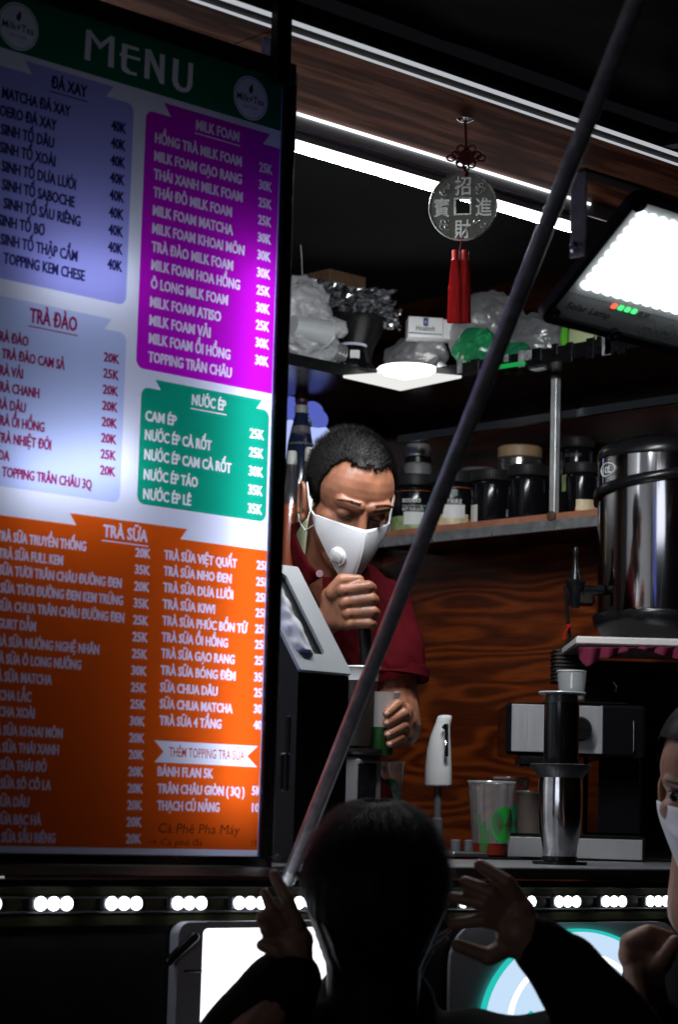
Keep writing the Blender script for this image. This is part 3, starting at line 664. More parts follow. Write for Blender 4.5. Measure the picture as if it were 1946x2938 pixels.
# tubes inside the box (they light the film from behind)
def btube(name, x0, z0, x1, z1, r, s):
    b = MB(); b.tube([(x0, 2.474, z0), (x1, 2.474, z1)], r, 12); return bw(b, name, glow('box tube %.1f' % s, (.80, .86, 1.0), s), menu)
XT = onY(640, 1500, 2.474).x
btube('inner_tube', XT, onY(640, 2330, 2.474).z, XT + .01, onY(640, 760, 2.474).z, .008, 17)
btube('inner_tube', FX0 + .10, onY(100, 1400, 2.474).z, onY(330, 1400, 2.474).x, onY(330, 1330, 2.474).z, .008, 15)
btube('inner_tube', FX0 + .12, onY(100, 820, 2.474).z, onY(330, 800, 2.474).x, onY(330, 820, 2.474).z, .007, 9)
# latch on the box side
b = MB(); q = onY(812, 2120, 2.41)
b.box(q.x - .004, q.x + .006, 2.399, 2.4105, onY(812, 2270, 2.41).z, onY(812, 2160, 2.41).z, .002); b.box(q.x - .002, q.x + .004, 2.397, 2.403, onY(812, 2160, 2.41).z, onY(812, 2055, 2.41).z, .001)
bw(b, 'latch', mat('dark latch', (.05, .05, .055), .35, .7), menu)
# ------------------------------------------------------------------ solar flood lamp under the flap
LU = Vector((1, 0, 0)); LE = Vector((0, -.77, .64)).normalized(); LN = LU.cross(LE)      # along the lower edge, up the face, out of the face
A = V(1566, 893, 3.02)
best = min(range(60, 400), key=lambda k: (lambda w: abs((W2C @ (w - EYE)).x / depth(w) * FPX + 973 - 1812))(A + LE * (k * .001)))
LH = .207; LWD = .34; LE0 = -.014
lamp = thing('solar_flood_lamp', 'black-framed solar flood lamp with a blazing grid of white LEDs', 'lamp', A)
def LP(u, e, n=0.0): return A + LU * u + LE * e + LN * n
LMX = basis(A, LU, LE, LN)
# shallow tray: rounded frame ring + back
def ring(outer, inner, z0, z1):
    mb = MB(); n = len(outer)
    vs = [(x, y, z1) for x, y in outer] + [(x, y, z1) for x, y in inner] + [(x, y, z0) for x, y in outer] + [(x, y, z0) for x, y in inner]
    fs = []
    for i in range(n):
        j = (i + 1) % n
        fs += [(i, j, n + j, n + i), (i, 2 * n + i, 2 * n + j, j), (n + i, n + j, 3 * n + j, 3 * n + i), (2 * n + i, 3 * n + i, 3 * n + j, 2 * n + j)]
    mb.add(vs, fs, False, LMX); return mb
fr = bw(ring(rrect(-.006, LWD, LE0, LH, .018), rrect(.005, LWD - .011, LE0 + .011, LH - .011, .010), -.008, .005), 'frame', BLACKM, lamp)
b = MB(); b.prism(rrect(.045, LWD - .03, LE0 + .03, LH - .03, .016), .022, LMX @ Matrix.Translation((0, 0, -.030))); bw(b, 'back_shell', BLACKM, lamp)
b = MB(); b.prism(rrect(.003, LWD - .009, LE0 + .009, LH - .009, .009), .004, LMX @ Matrix.Translation((0, 0, -.006))); face = bw(b, 'face_plate', mat('grey-white face plate', (.70, .72, .72), .45, var=.04, scale=20), lamp)
LEDB = glow('flood led', (.90, .97, 1.0), 2.6)
u0, e0, pu, pe = .033, .0545, .0205, .0135
dome = MB(); dome.lathe([(.0090, 0), (.0088, .004), (.0072, .0070), (.0040, .0088), (.0, .0095)], 12, Matrix.Diagonal((1, .67, 1, 1)))
proto = None; i = 0
nu = int((LWD - u0 - .03) / pu); ne = 10
for a in range(nu):
    for c in range(ne):
        p = LP(u0 + a * pu, e0 + c * pe, -.0019)
        if proto is None:
            proto = dome.build('led_lens', LEDB, lamp); o = proto
        else:
            o = proto.copy(); COL.objects.link(o)
        o.matrix_local = Matrix.Translation(p - A) @ basis((0, 0, 0), LU, LE, LN)
INK = mat('black print', (.01, .01, .012), .5)
lettering('Solar Lamp', 'lettering', INK, lamp, LP(.030, .0120, -.0017), LU, LE, width=.088, height=.0105, off=.012)
for k in range(46):
    b = MB(); b.add([LP(.006 + k * .0070 + x, .0352 + y, -.0016) for x, y in ((0, 0), (.0042, 0), (.0042, .0011), (0, .0011))], [(0, 1, 2, 3)]); bw(b, 'dash', INK, lamp)
INDR, INDG = glow('indicator red', (1, .13, .08), 1.6), glow('indicator green', (.08, .95, .25), 1.3)
for k, mt in enumerate((INDR, INDG, INDG, INDG, mat('unlit indicator', (.3, .3, .31), .4), mat('unlit indicator', (.3, .3, .31), .4))):
    b = MB(); u = .105 + k * .0140; b.prism(rrect(u, u + .0095, .0298, .0376, .002), .0012, LMX @ Matrix.Translation((0, 0, -.0019))); o = bw(b, 'indicator', mt, lamp)
    if k < 4: lettering(('25%', '50%', '75%', '100%')[k], 'lettering', INK, o, LP(u, .0262, -.0016), LU, LE, width=.0095, height=.0024, off=0)
for k, s in enumerate(('300W', 'IP67')):
    u, e = .199 + .041 * k, .0125; n = 4; ro, ri = .0205, .0196
    b = MB(); vs = [LP(u + r * dx, e + r * .82 * dy, -.0016) for r in (ro, ri) for dx, dy in ((1, 0), (0, 1), (-1, 0), (0, -1))]
    b.add(vs, [(i, (i + 1) % 4, 4 + (i + 1) % 4, 4 + i) for i in range(4)]); bw(b, 'diamond_mark', INK, lamp)
    lettering(s, 'lettering', INK, lamp, LP(u, e - .003, -.0016), LU, LE, width=.020, height=.0062, off=-.004, align='C')
for u, e in ((.010, .002), (LWD - .016, .002), (.010, LH - .016), (.142, -.007), (LWD - .016, LH - .016)):
    b = MB(); b.lathe([(.010, 0), (.010, .0078), (.006, .0085), (0, .0085)], 14, LMX @ Matrix.Translation((u, e, 0))); bo = bw(b, 'corner_boss', BLACKM, lamp)
    b = MB(); b.lathe([(.0026, .0083), (.0026, .0092), (0, .0092)], 10, LMX @ Matrix.Translation((u, e, 0))); bw(b, 'screw', mat('dull screw', (.3, .3, .3), .4, 1), bo)
# U bracket
piv = LP(-.013, LH * .47, -.012); top = Vector((piv.x, piv.y, V(1675, 488, depth(piv)).z))
b = MB(); b.box(piv.x - .0025, piv.x + .0025, piv.y - .013, piv.y + .013, piv.z - .012, top.z, .001); br = bw(b, 'bracket', mat('bracket steel', (.28, .28, .31), .4, .8, var=.2, scale=60), lamp)
b = MB(); b.box(piv.x - .0025, piv.x + LWD + .018, piv.y - .013, piv.y + .013, top.z + .0005, top.z + .005, .001); bw(b, 'bracket_bridge', BLACKM, br)
b = MB(); b.box(piv.x + LWD + .013, piv.x + LWD + .018, piv.y - .013, piv.y + .013, piv.z - .012, top.z, .001); bw(b, 'bracket_arm', BLACKM, br)
b = MB(); b.lathe([(0, 0), (.0075, 0), (.0075, .006), (.004, .009), (0, .009)], 14, basis(piv + Vector((-.003, 0, 0)), (0, 1, 0), (0, 0, 1), (-1, 0, 0))); bw(b, 'pivot_bolt', CHROME, br)
b = MB(); c = piv + Vector((LWD * .97, 0, 0)); b.tube([Vector((c.x, c.y, top.z + .004)), Vector((c.x, c.y, top.z + .30))], .004, 10); bw(b, 'hanger_rod', BLACKM, br)

# ------------------------------------------------------------------ lucky coin pendant
hk = onZ(1336, 338, 2.188); s_ = depth(hk); cc = V(1329, 593, s_ - .02)
coin = thing('coin_pendant', 'round antique coin charm with square hole and red tassel hanging under the ceiling', 'charm', Vector((cc.x, cc.y, V(1317, 935, s_).z)))
cn = (CT + Vector((-.91, -.39, .015)).normalized()).normalized(); cu = Vector((0, 0, 1)); cu = (cu - cn * cu.dot(cn)).normalized(); cx = cu.cross(cn)
CM = basis(cc, cx, cu, cn); rc = m(99, s_)
PEWTER = mat('aged pewter', (.26, .26, .21), .42, .95, var=.3, scale=90, bump=.12, bscale=160)
PEWL = mat('polished pewter relief', (.90, .91, .82), .27, .95, var=.12, scale=120)
h = rc * .255
def ringprism(outer, inner, z0, z1, M):
    mb = MB(); n = len(outer)
    vs = [(x, y, z1) for x, y in outer] + [(x, y, z1) for x, y in inner] + [(x, y, z0) for x, y in outer] + [(x, y, z0) for x, y in inner]; fs = []
    for i in range(n):
        j = (i + 1) % n
        fs += [(i, j, n + j, n + i), (i, 2 * n + i, 2 * n + j, j), (n + i, n + j, 3 * n + j, 3 * n + i), (2 * n + i, 3 * n + i, 3 * n + j, 2 * n + j)]
    mb.add(vs, fs, False, M); return mb
N = 64
circle = lambda r: [(r * math.cos(2 * math.pi * i / N + math.pi / 4), r * math.sin(2 * math.pi * i / N + math.pi / 4)) for i in range(N)]
def sq(hh):
    o = []
    for i in range(N):
        a = 2 * math.pi * i / N + math.pi / 4; c_, s2 = math.cos(a), math.sin(a); k = hh / max(abs(c_), abs(s2)); o.append((c_ * k, s2 * k))
    return o
bw(ringprism(circle(rc * .985), sq(h * .8), -.0015, .0015, CM), 'disc', PEWTER, coin)
rimp = [(rc * .94, -.003), (rc * .955, .0032), (rc * .98, .0036), (rc, .0022), (rc, -.0026), (rc * .94, -.003)]
b = MB(); b.lathe(rimp, 64, CM, cap=False); bw(b, 'rim', PEWL, coin)
bw(ringprism(sq(h), sq(h * .82), -.0025, .0032, CM), 'hole_frame', PEWL, coin)
for ch_, x, y in (('招', 0, .60), ('進', .61, -.03), ('財', 0, -.66), ('寶', -.61, -.02)):
    o = lettering(ch_, 'relief_character', PEWL, coin, CM @ Vector((x * rc, (y - .22) * rc, .0018)), cx, cu, width=rc * .47, height=rc * .42, off=.012, align='C', res=2)
    md = o.modifiers.new('s', 'SOLIDIFY'); md.thickness = .0014; md.offset = 0
for sx, sy in ((1, 1), (-1, 1), (1, -1), (-1, -1)):       # scroll ornaments between the characters
    b = MB(); cxx, cyy = sx * .50 * rc, sy * .50 * rc
    for k in range(4):
        a0 = random.random() * 6; ctr = (cxx + rc * .09 * math.cos(k * 1.6 + sx), cyy + rc * .10 * math.sin(k * 1.6 + sy))
        b.tube([CM @ Vector((ctr[0] + rc * (.015 + .011 * t) * math.cos(a0 + t * .8), ctr[1] + rc * (.015 + .011 * t) * math.sin(a0 + t * .8), .0022)) for t in range(9)], .0011, 6)
    bw(b, 'relief_scroll', PEWL, coin)
REDC = mat('dark red cord', (.16, .012, .02), .6, bump=.4, bscale=900); REDS = mat('red silk', (.78, .010, .010), .42, sheen=.4, var=.35, scale=500, stretch=(1, 1, .04))
b = MB(); b.lathe([(0, .004), (.008, .003), (.014, 0), (.008, -.004), (0, -.004)], 20, Matrix.Translation(hk + Vector((0, 0, -.003)))); bw(b, 'ceiling_hook', CHROME, coin)
kn = V(1338, 452, s_ - .02)
b = MB(); b.tube([hk + Vector((0, 0, -.004)), V(1337, 390, s_ - .01), kn], .0024, 8); bw(b, 'cord', REDC, coin)
b = MB()
for lx_, lz_, w, h_ in ((0, 0, .012, .012), (-.016, .004, .008, .006), (.016, .004, .008, .006), (-.009, -.011, .006, .006), (.009, -.011, .006, .006), (-.009, .014, .006, .006), (.009, .014, .006, .006), (0, -.016, .005, .006), (-.024, -.001, .007, .005), (.024, -.001, .007, .005)):
    b.tube([kn + CR * (lx_ + w * math.cos(t * .6283)) + cu * (lz_ + h_ * math.sin(t * .6283)) + CT * (.002 * math.sin(t * 1.25)) for t in range(10)], .0017, 6, closed=True)
for t in range(-2, 3):
    b.tube([kn + CR * (t * .004 - .009) + cu * .009, kn + CR * (t * .004 + .009) - cu * .009], .0015, 6); b.tube([kn + CR * (t * .004 + .009) + cu * .009, kn + CR * (t * .004 - .009) - cu * .009], .0015, 6)
bw(b, 'endless_knot', REDC, coin)
b = MB(); b.tube([kn - cu * .014, CM @ Vector((0, rc * .93, .002))], .0025, 8); b.ell(kn - cu * .026, (.004, .004, .006), 8, 6); bw(b, 'cord', REDC, coin)
tp = V(1322, 715, s_ - .02); tb = V(1318, 938, s_ - .02); ln = (tp - tb).length
b = MB(); b.tube([CM @ Vector((0, -rc * .93, .002)), tp], .002, 8); bw(b, 'cord', REDC, coin)
tas = None
for k, dx in enumerate((-.0075, .0075)):
    b = MB(); c0 = tp + CR * dx; b.lathe([(0, 0), (.006, -.001), (.0065, -.005), (.0058, -.014), (.0075, -.018), (0, -.019)], 14, Matrix.Translation(c0 + Vector((0, 0, -.001)))); cap_ = bw(b, 'tassel_cap', REDS, coin)
    b = MB()
    for i in range(210):
        a = random.random() * 6.283; q = math.sqrt(random.random()); x0_, y0_ = q * .0066 * math.cos(a), q * .0066 * math.sin(a)
        sp = 1.65 + .25 * random.random(); L = ln - .019 - random.random() * .003
        c1 = c0 + Vector((0, 0, -.016)) + CR * x0_ + CT * y0_; c2 = c1 + CR * (x0_ * (sp - 1) - dx * .15) + CT * y0_ * (sp - 1) + Vector((0, 0, -L * .45)); c3 = c2 + CR * (x0_ * .25 + random.gauss(0, .0004)) + Vector((0, 0, -L * .55))
        w = CR * .00055
        b.add([c1 - w, c1 + w, c2 + w, c2 - w, c3 + w, c3 - w], [(0, 1, 2, 3), (3, 2, 4, 5)])
    o = bw(b, 'tassel_threads', REDS, coin); o['kind'] = 'stuff'
b = MB(); b.tube([tp + CR * .010 + cu * -.05, tp + CR * .017 + cu * -.064], .001, 5); bw(b, 'stray_thread', REDS, coin)
b = MB(); b.tube([tp - CR * .013 + cu * -.03, tp - CR * .019 + cu * -.066], .0007, 5); bw(b, 'stray_thread', REDS, coin)

# ------------------------------------------------------------------ clutter on the upper shelf
def crumple(c, r, seed, sub=4, amp=.35, freq=14.0, sharp=1.0, flat=None):
    """crumpled bag: dense sphere pushed in and out along creases"""
    mb = MB(); n, k = 16 * sub, 10 * sub; mb.ell((0, 0, 0), (1, 1, 1), n, k)
    out = []; rmean = (r[0] + r[1] + r[2]) / 3
    for x, y, z in mb.v:
        d = Vector((x, y, z)); p = Vector((x * r[0], y * r[1], z * r[2])); q = p * freq + Vector((seed * 7.1, seed * 3.3, seed))
        cr = 0; f = 1.0; a = 1.0
        for o_ in range(4):
            cr += a * (abs(noise.noise(q * f)) * 2 - .5); f *= 2.05; a *= .52
        big = noise.noise(p * (freq * .35) + Vector((seed, 9, 2))) * .5
        p = p * (1 + amp * (big - cr * .45 * sharp))
        if flat is not None and p.z < flat: p.z = flat + (p.z - flat) * .1
        out.append(Vector(c) + p)
    mb.v = [tuple(p) for p in out]; return mb
BAGW = film('white poly bag', (.93, .93, .96), .94, .3, bump=.7, bscale=60)
BAGC = film('clear poly bag', (.9, .9, .95), .42, .6, bump=.9, bscale=55)
BAGG = film('green poly bag', (.07, .62, .28), .55, .35, bump=.6, bscale=40, tcol=(.2, .8, .45))
ST = 2.1
def onshelf(px, py, Y): return onY(px, py, Y)
# big white bag on the left, cups inside
c = onY(850, 925, 3.93); s_ = depth(c)
bag = thing('plastic_bag', 'bulging white plastic bag of cups at the left end of the upper shelf', 'bag', (c.x, c.y, 2.1))
bw(crumple(onY(858, 900, 3.95), (m(95, s_), .07, m(95, s_)), 1, 6, .32, 17, 1.2), 'bag_body', BAGW, bag)
bw(crumple(onY(885, 995, 3.91), (m(95, s_), .05, m(55, s_)), 2, 5, .40, 26, 1.3, flat=-.05), 'bag_fold', BAGW, bag)
bw(crumple(onY(945, 940, 3.90), (m(60, s_), .03, m(28, s_)), 3, 5, .42, 30, 1.3), 'bag_fold', BAGW, bag)
b = MB(); cp = onY(862, 960, 3.888); b.lathe([(.0, 0), (.026, 0), (.033, .085), (.036, .087), (.034, .09), (.031, .086), (.024, .003)], 24, basis(cp + Vector((-.03, 0, .015)), Vector((.2, .2, 1)).normalized(), Vector((0, 1, -.2)).normalized(), Vector((.9, -.35, -.1)).normalized()))
bw(b, 'cup', mat('frosted cup', (.75, .77, .78), .4, trans=.3), bag)
# stacked clear cups poking out, green end
c = onY(955, 1002, 3.885); stk = thing('cup_sleeve', 'short ribbed sleeve of stacked clear cups sticking out of the white bag', 'cups', c)
ax = basis(c - Vector((.045, 0, 0)), Vector((0, 1, 0)), Vector((.12, 0, 1)).normalized(), Vector((1, 0, -.12)).normalized())
for i in range(6):
    b = MB(); r0 = .0225 + .0004 * i; z = .030 + .0075 * i; b.lathe([(r0, z), (r0 + .0012, z + .0025), (r0, z + .005), (r0 - .002, z + .005), (r0 - .002, z)], 24, ax, cap=False); bw(b, 'cup_rim', film('clear cup film', (.8, .82, .82), .45, .5), stk)
b = MB(); b.lathe([(0, .004), (.021, .004), (.022, .029), (0, .029)], 24, ax); bw(b, 'green_end', mat('green print', (.01, .2, .11), .4), stk)
# black jar with white lid ring and label
c = onY(1010, 1062, 3.89); s_ = depth(c); k = s_ / FPX
jar = thing('black_tub', 'squat black tub with pale lid ring and small square label on the upper shelf', 'tub', (c.x, c.y, 2.1015))
JM = Matrix.Translation((c.x, c.y, 2.1015))
b = MB(); b.lathe([(0, 0), (88 * k, 0), (92 * k, 5 * k), (70 * k, 14 * k), (52 * k, 40 * k), (42 * k, 78 * k), (0, 80 * k)], 32, JM); bw(b, 'body', BLACKP, jar)
b = MB(); b.lathe([(38 * k, 80 * k), (41 * k, 79 * k), (41 * k, 86 * k), (36 * k, 88 * k), (0, 88 * k)], 32, JM); bw(b, 'lid_ring', mat('lilac white', (.6, .6, .75), .4), jar)
lab = onY(1017, 1018, 3.89 - 46 * k * .72); ln_ = (lab - Vector((c.x, c.y, lab.z))).normalized(); lu = Vector((0, 0, 1)).cross(ln_) * 1.0; lu = -lu if lu.dot(CR) < 0 else lu
b = MB(); o0 = Vector((c.x, c.y, 0)) + ln_ * (51 * k); o0.z = lab.z
b.add([o0 + lu * x * k + Vector((0, 0, z * k)) - ln_ * ((22 - z) * -.05 * k) for x, z in ((-14, -12), (14, -12), (14, 12), (-14, 12))], [(0, 1, 2, 3)]); bw(b, 'label', mat('white label', (.8, .8, .8), .5), jar)
# dark upside-down bowl carrying the foil
c = onY(1000, 960, 4.0); s_ = depth(c); k = s_ / FPX
bowl = thing('black_bowl', 'wide black bowl stacked behind the bags under crumpled silver foil', 'bowl', (c.x, c.y, 2.1015))
b = MB(); b.lathe([(0, 0), (60 * k, 0), (66 * k, 60 * k), (75 * k, 110 * k), (112 * k, 175 * k), (118 * k, 190 * k), (108 * k, 193 * k), (0, 170 * k)], 36, Matrix.Translation((c.x, c.y, 2.1015))); bw(b, 'bowl_body', BLACKP, bowl)
FOIL = mat('crinkled foil', (.85, .85, .87), .17, 1, bump=.5, bscale=60)
vs = []; fs = []; nU, nV = 44, 34
c = onY(1005, 868, 4.0)
for j in range(nV + 1):
    for i in range(nU + 1):
        u, v = i / nU - .5, j / nV - .5
        q = Vector((u * 9 + v * 5, v * 14, 3)); hgt = .030 * (abs(noise.noise(q)) * 2 - .6) + .014 * (abs(noise.noise(q * 2.3)) * 2 - .5) + .007 * noise.noise(q * 6)
        p = c + CR * (u * m(270, s_) + .01 * noise.noise(q * 1.5)) + Vector((0, 0, 1)) * (v * m(120, s_) - u * m(45, s_) + .012 * noise.noise(q * 1.2 + Vector((5, 5, 5)))) + Vector((0, -1, 0)) * (hgt + .05 * (-v)) 
        vs.append(p)
for j in range(nV):
    for i in range(nU):
        a = j * (nU + 1) + i; fs.append((a, a + 1, a + nU + 2, a + nU + 1))
foil = thing('foil_sheet', 'crumpled sheet of shiny silver foil wrapped over the dark bowl', 'foil', (c.x, c.y, c.z - .05))
b = MB(); b.add(vs, fs, False); o = bw(b, 'foil_skin', FOIL, foil); md = o.modifiers.new('s', 'SOLIDIFY'); md.thickness = .001
# cardboard box behind and bent wire
c = onY(975, 790, 4.12); b = MB(); b.box(c.x - .08, c.x + .045, 4.07, 4.22, 2.101, c.z + .0, .002)
ob = thing('cardboard_box', 'brown cardboard box half hidden behind the foil on the upper shelf', 'box', (c.x, 4.14, 2.101)); bw(b, 'carton', mat('cardboard', (.16, .09, .05), .8, var=.2, scale=40), ob)
wp = [(868, 800), (866, 740), (862, 690), (861, 650), (866, 630), (880, 618), (905, 612), (925, 622), (932, 640)]
b = MB(); b.tube([onY(x, y, 3.95) for x, y in wp], .0016, 8); tag(bw(b, 'bent_wire'.replace(' ', '_'), mat('bare wire', (.5, .5, .52), .3, .9)), 'thin bent wire hook rising above the white plastic bag', 'wire')
# white carton with dark blue print
c = onX(1222, 938, 3.80); s_ = depth(c); bx = thing('white_carton', 'small white carton with dark blue square and lettering standing on the shelf corner', 'box', (c.x, c.y, c.z - m(30, s_)))
cu_ = CU.copy(); xr = (CR * .99 - CU * .05 - CT * .08).normalized(); yr = (Vector((0, 0, 1)) * .99 - CR * .04).normalized(); nr = xr.cross(yr).normalized(); yr = nr.cross(xr)
BMX = basis(c, xr, yr, nr); w_, h_ = m(50, s_), m(29, s_)
b = MB(); b.box(-w_, w_, -h_, h_, -.06, 0, .001, BMX); bw(b, 'carton', mat('white card', (.75, .75, .76), .5), bx)
b = MB(); b.box(w_ + .0005, w_ + .024, -h_, h_ * .9, -.058, -.002, .001, BMX); bw(b, 'carton_flap', mat('white card', (.75, .75, .76), .5), bx)
NAVY = mat('navy print', (.02, .03, .16), .5)
b = MB(); b.box(-.006, .006, h_ * .1, h_ * .92, 0, .0004, 0, BMX); bw(b, 'printed_square', NAVY, bx)
lettering('Hoabinh', 'lettering', mat('black print', (.01, .01, .012)), bx, BMX @ Vector((0, -h_ * .38, .0006)), xr, yr, width=m(54, s_), height=m(15, s_), off=.01, align='C')
b = MB(); b.box(-w_ * .95, w_ * .95, -h_ * .72, -h_ * .64, 0, .0004, 0, BMX); bw(b, 'printed_line', NAVY, bx)
lettering('㊏', 'lettering', mat('white label', (.8, .8, .8), .5), bx, BMX @ Vector((0, h_ * .35, .0007)), xr, yr, width=.006, height=.006, align='C')
# clear bag behind the lamp disc
c = onX(1180, 1010, 3.86); s_ = depth(c); o = thing('clear_bag', 'limp clear plastic bag slumped behind the glowing round lamp', 'bag', (c.x, c.y, 2.101))
bw(crumple(onX(1185, 1025, 3.86), (.05, m(115, s_), m(55, s_)), 5, 6, .25, 16, 1.2), 'bag_body', BAGC, o)
# large clear bag and green bag on the side wing
c = onX(1400, 950, 3.90); s_ = depth(c); o = thing('clear_bag', 'large puffed clear plastic bag on the side shelf behind the red tassel', 'bag', (c.x, c.y, 2.101))
bw(crumple(onX(1395, 955, 3.92), (.08, m(130, s_), m(115, s_)), 7, 7, .20, 13, 1.2), 'bag_body', BAGC, o)
bw(crumple(onX(1540, 985, 3.90), (.06, m(100, s_), m(85, s_)), 8, 6, .22, 15, 1.2), 'bag_fold', BAGC, o)
c = onX(1370, 1010, 3.80); s_ = depth(c); o = thing('green_bag', 'knotted green plastic bag on the shelf below the red tassel', 'bag', (c.x, c.y, 2.101))
bw(crumple(onX(1365, 1005, 3.79), (.035, m(78, s_), m(62, s_)), 11, 6, .30, 17, 1.2), 'bag_body', BAGG, o)
bw(crumple(onX(1470, 1030, 3.79), (.03, m(60, s_), m(42, s_)), 12, 5, .4, 26, 1.3), 'bag_fold', BAGG, o)
b = crumple(onX(1545, 1040, 3.775), (.02, m(45, s_), m(26, s_)), 13, 4, .4, 20)
o2 = thing('tissue_wad', 'crumpled teal and white wrapper beside the green bag', 'wrapper', onX(1545, 1060, 3.775)); bw(b, 'wrapper_body', mat('teal white wrapper', (.6, .66, .66), .5, var=.5, scale=45), o2)
# white stubs with pins
c = onX(1282, 1058, 3.77); o2 = thing('power_plug', 'white two-pin plug lying at the shelf corner', 'plug', c)
b = MB(); b.capsule(c, .007, c + Vector((0, .02, .012)), .008, 12); bw(b, 'plug_body', WHITEP, o2)
for k_ in (0, 1):
    b = MB(); b.tube([c + Vector((0, 0, .006 * k_ - .003)), c + Vector((0, -.004 + .022, -.012 + .004 * k_ - .004))], .0012, 6); bw(b, 'pin', CHROME, o2)
# snack packets at the right
c = onX(1700, 985, 3.83); s_ = depth(c)
def packet(px0, px1, py0, py1, X, lean, nm, label, cat, mt):
    a0, a1 = onX(px0, py1, X), onX(px1, py1, X); zb = 2.103; zt2 = onX((px0 + px1) / 2, py0, X + .02).z
    o = thing(nm, label, cat, ((a0.x + a1.x) / 2, (a0.y + a1.y) / 2, zb)); vs = []; fs = []; n1, n2 = 14, 14
    for sgn in (-1, 1):
        for j in range(n2 + 1):
            for i in range(n1 + 1):
                u, v = i / n1, j / n2; th = .018 * math.sin(math.pi * u) ** .6 * math.sin(math.pi * v) ** .6 + .002 * noise.noise((u * 7, v * 7, sgn))
                vs.append((X + .04 * v * lean + sgn * th, a0.y + (a1.y - a0.y) * u + lean * 0, zb + (zt2 - zb) * v))
    K = (n1 + 1) * (n2 + 1)
    for q in (0, 1):
        for j in range(n2):
            for i in range(n1):
                a = q * K + j * (n1 + 1) + i; f = (a, a + 1, a + n1 + 2, a + n1 + 1); fs.append(f if q else f[::-1])
    b = MB(); b.add(vs, fs, True); bw(b, 'pouch', mt, o); return o, a0, a1, zb, zt2
o, a0, a1, zb, zt2 = packet(1622, 1705, 880, 1050, 3.84, .6, 'snack_packet', 'lime green and cream snack packet under the flood lamp', 'packet', mat('cream packet', (.62, .68, .38), .3))
b = MB(); n_ = 8
b.tube([Vector((3.835, a0.y + (a1.y - a0.y) * .10, zb + .0)), Vector((3.83, a0.y + (a1.y - a0.y) * .05, zb + .05)), Vector((3.845, a0.y, zt2 - .01))], [.006, .010, .004], 8); bw(b, 'green_stripe', mat('lime print', (.12, .5, .03), .3), o)
b = MB(); b.ell((3.833, (a0.y + a1.y) / 2 - .004, zb + (zt2 - zb) * .72), (.012, .018, .013), 14, 10); bw(b, 'printed_blob', mat('lilac print', (.5, .35, .5), .3), o)
o, a0, a1, zb, zt2 = packet(1708, 1850, 900, 1035, 3.83, .6, 'snack_packet', 'white packet with black scroll print under the flood lamp', 'packet', mat('white packet', (.7, .7, .74), .3))
b = MB()
for k_ in range(3):
    b.tube([Vector((3.812 - .004 * math.sin(t * .4), a0.y - .012 - .012 * k_ + .010 * math.cos(t * .5), zb + .02 + .02 * k_ * .6 + .012 * math.sin(t * .5))) for t in range(9)], .0016, 5)
bw(b, 'scroll_print', INK, o)
# glowing round lamp in the inner shelf corner
c = Vector((3.745, 3.83, 2.1)); rl = thing('corner_lamp', 'round white lamp glowing in the inner corner of the upper shelf', 'lamp', c)
pc = onX(1150, 1117, 3.737); pl, pr = onY(985, 1079, 3.826), onX(1325, 1080, 3.737)
LG = glow('corner lamp glow', (1, 1, .97), 3.0)
b = MB(); n0 = (pl - pc).cross(pr - pc).normalized()
if n0.dot(CT) < 0: n0 = -n0
off = n0 * .004; tri = [pc + off, pr + off, onX(1172, 1070, 3.725), pl + off]; back = [p - n0 * .006 for p in tri]
b.add(tri + back, [(0, 1, 2, 3), (7, 6, 5, 4), (0, 4, 5, 1), (1, 5, 6, 2), (2, 6, 7, 3), (3, 7, 4, 0)]); bw(b, 'glare_wedge', glow('corner wedge glow', (1, 1, .97), .85), rl)  # glowing wedge made up for the glare in the shelf corner
cd = onX(1172, 1066, 3.72); s_ = depth(cd); k = s_ / FPX
b = MB(); b.lathe([(0, -20 * k), (78 * k, -20 * k), (92 * k, -8 * k), (92 * k, 2 * k), (84 * k, 10 * k), (0, 14 * k)], 36, Matrix.Translation(cd)); bw(b, 'diffuser_disc', LG, rl)
for dx in (-20, 15, 30):
    b = MB(); q = onX(1172 + dx, 1049, 3.72); b.box(q.x - .004, q.x + .004, q.y - .005, q.y + .005, q.z - .003, q.z + .005, .001); bw(b, 'clip', WHITEP, rl)
# green lit stub on the shelf edge
b = MB(); p0, p1 = onX(1430, 1053, 3.735), onX(1505, 1042, 3.735); b.tube([p0, p1], .005, 10)
o = thing('green_light', 'small glowing green light bar on the front edge of the side shelf', 'light', p0); bw(b, 'light_bar', glow('green glow', (.02, .6, .12), .5), o)
# ------------------------------------------------------------------ jars on the side shelf
SHZ = 1.7605
def lathe_thing(name, label, cat, base, parts, group=None, n=32):
    """parts: (part name, profile in metres, material)"""
    t = thing(name, label, cat, base, group=group)
    for nm, prof, mt in parts:
        b = MB(); b.lathe(prof, n); b.build(nm, mt, t)
    return t
JARB = mat('glossy black jar', (.006, .006, .008), .14, 0, spec=.35)
LIDB = mat('ribbed black lid', (.020, .019, .020), .45, spec=.25)
def ribbed(t, r, z0, z1, mt=LIDB, n=44):
    b = MB(); prof = [(r * .97, z0), (r, z0 + .002), (r, z1 - .003), (r * .95, z1), (0, z1 + .0005)]; b.lathe(prof, 40)
    for i in range(n):
        a = 2 * math.pi * i / n; c = Matrix.Rotation(a, 4, 'Z'); b.box(r - .0006, r + .0010, -.0016, .0016, z0 + .003, z1 - .004, 0, c)
    return b.build('lid', mt, t)
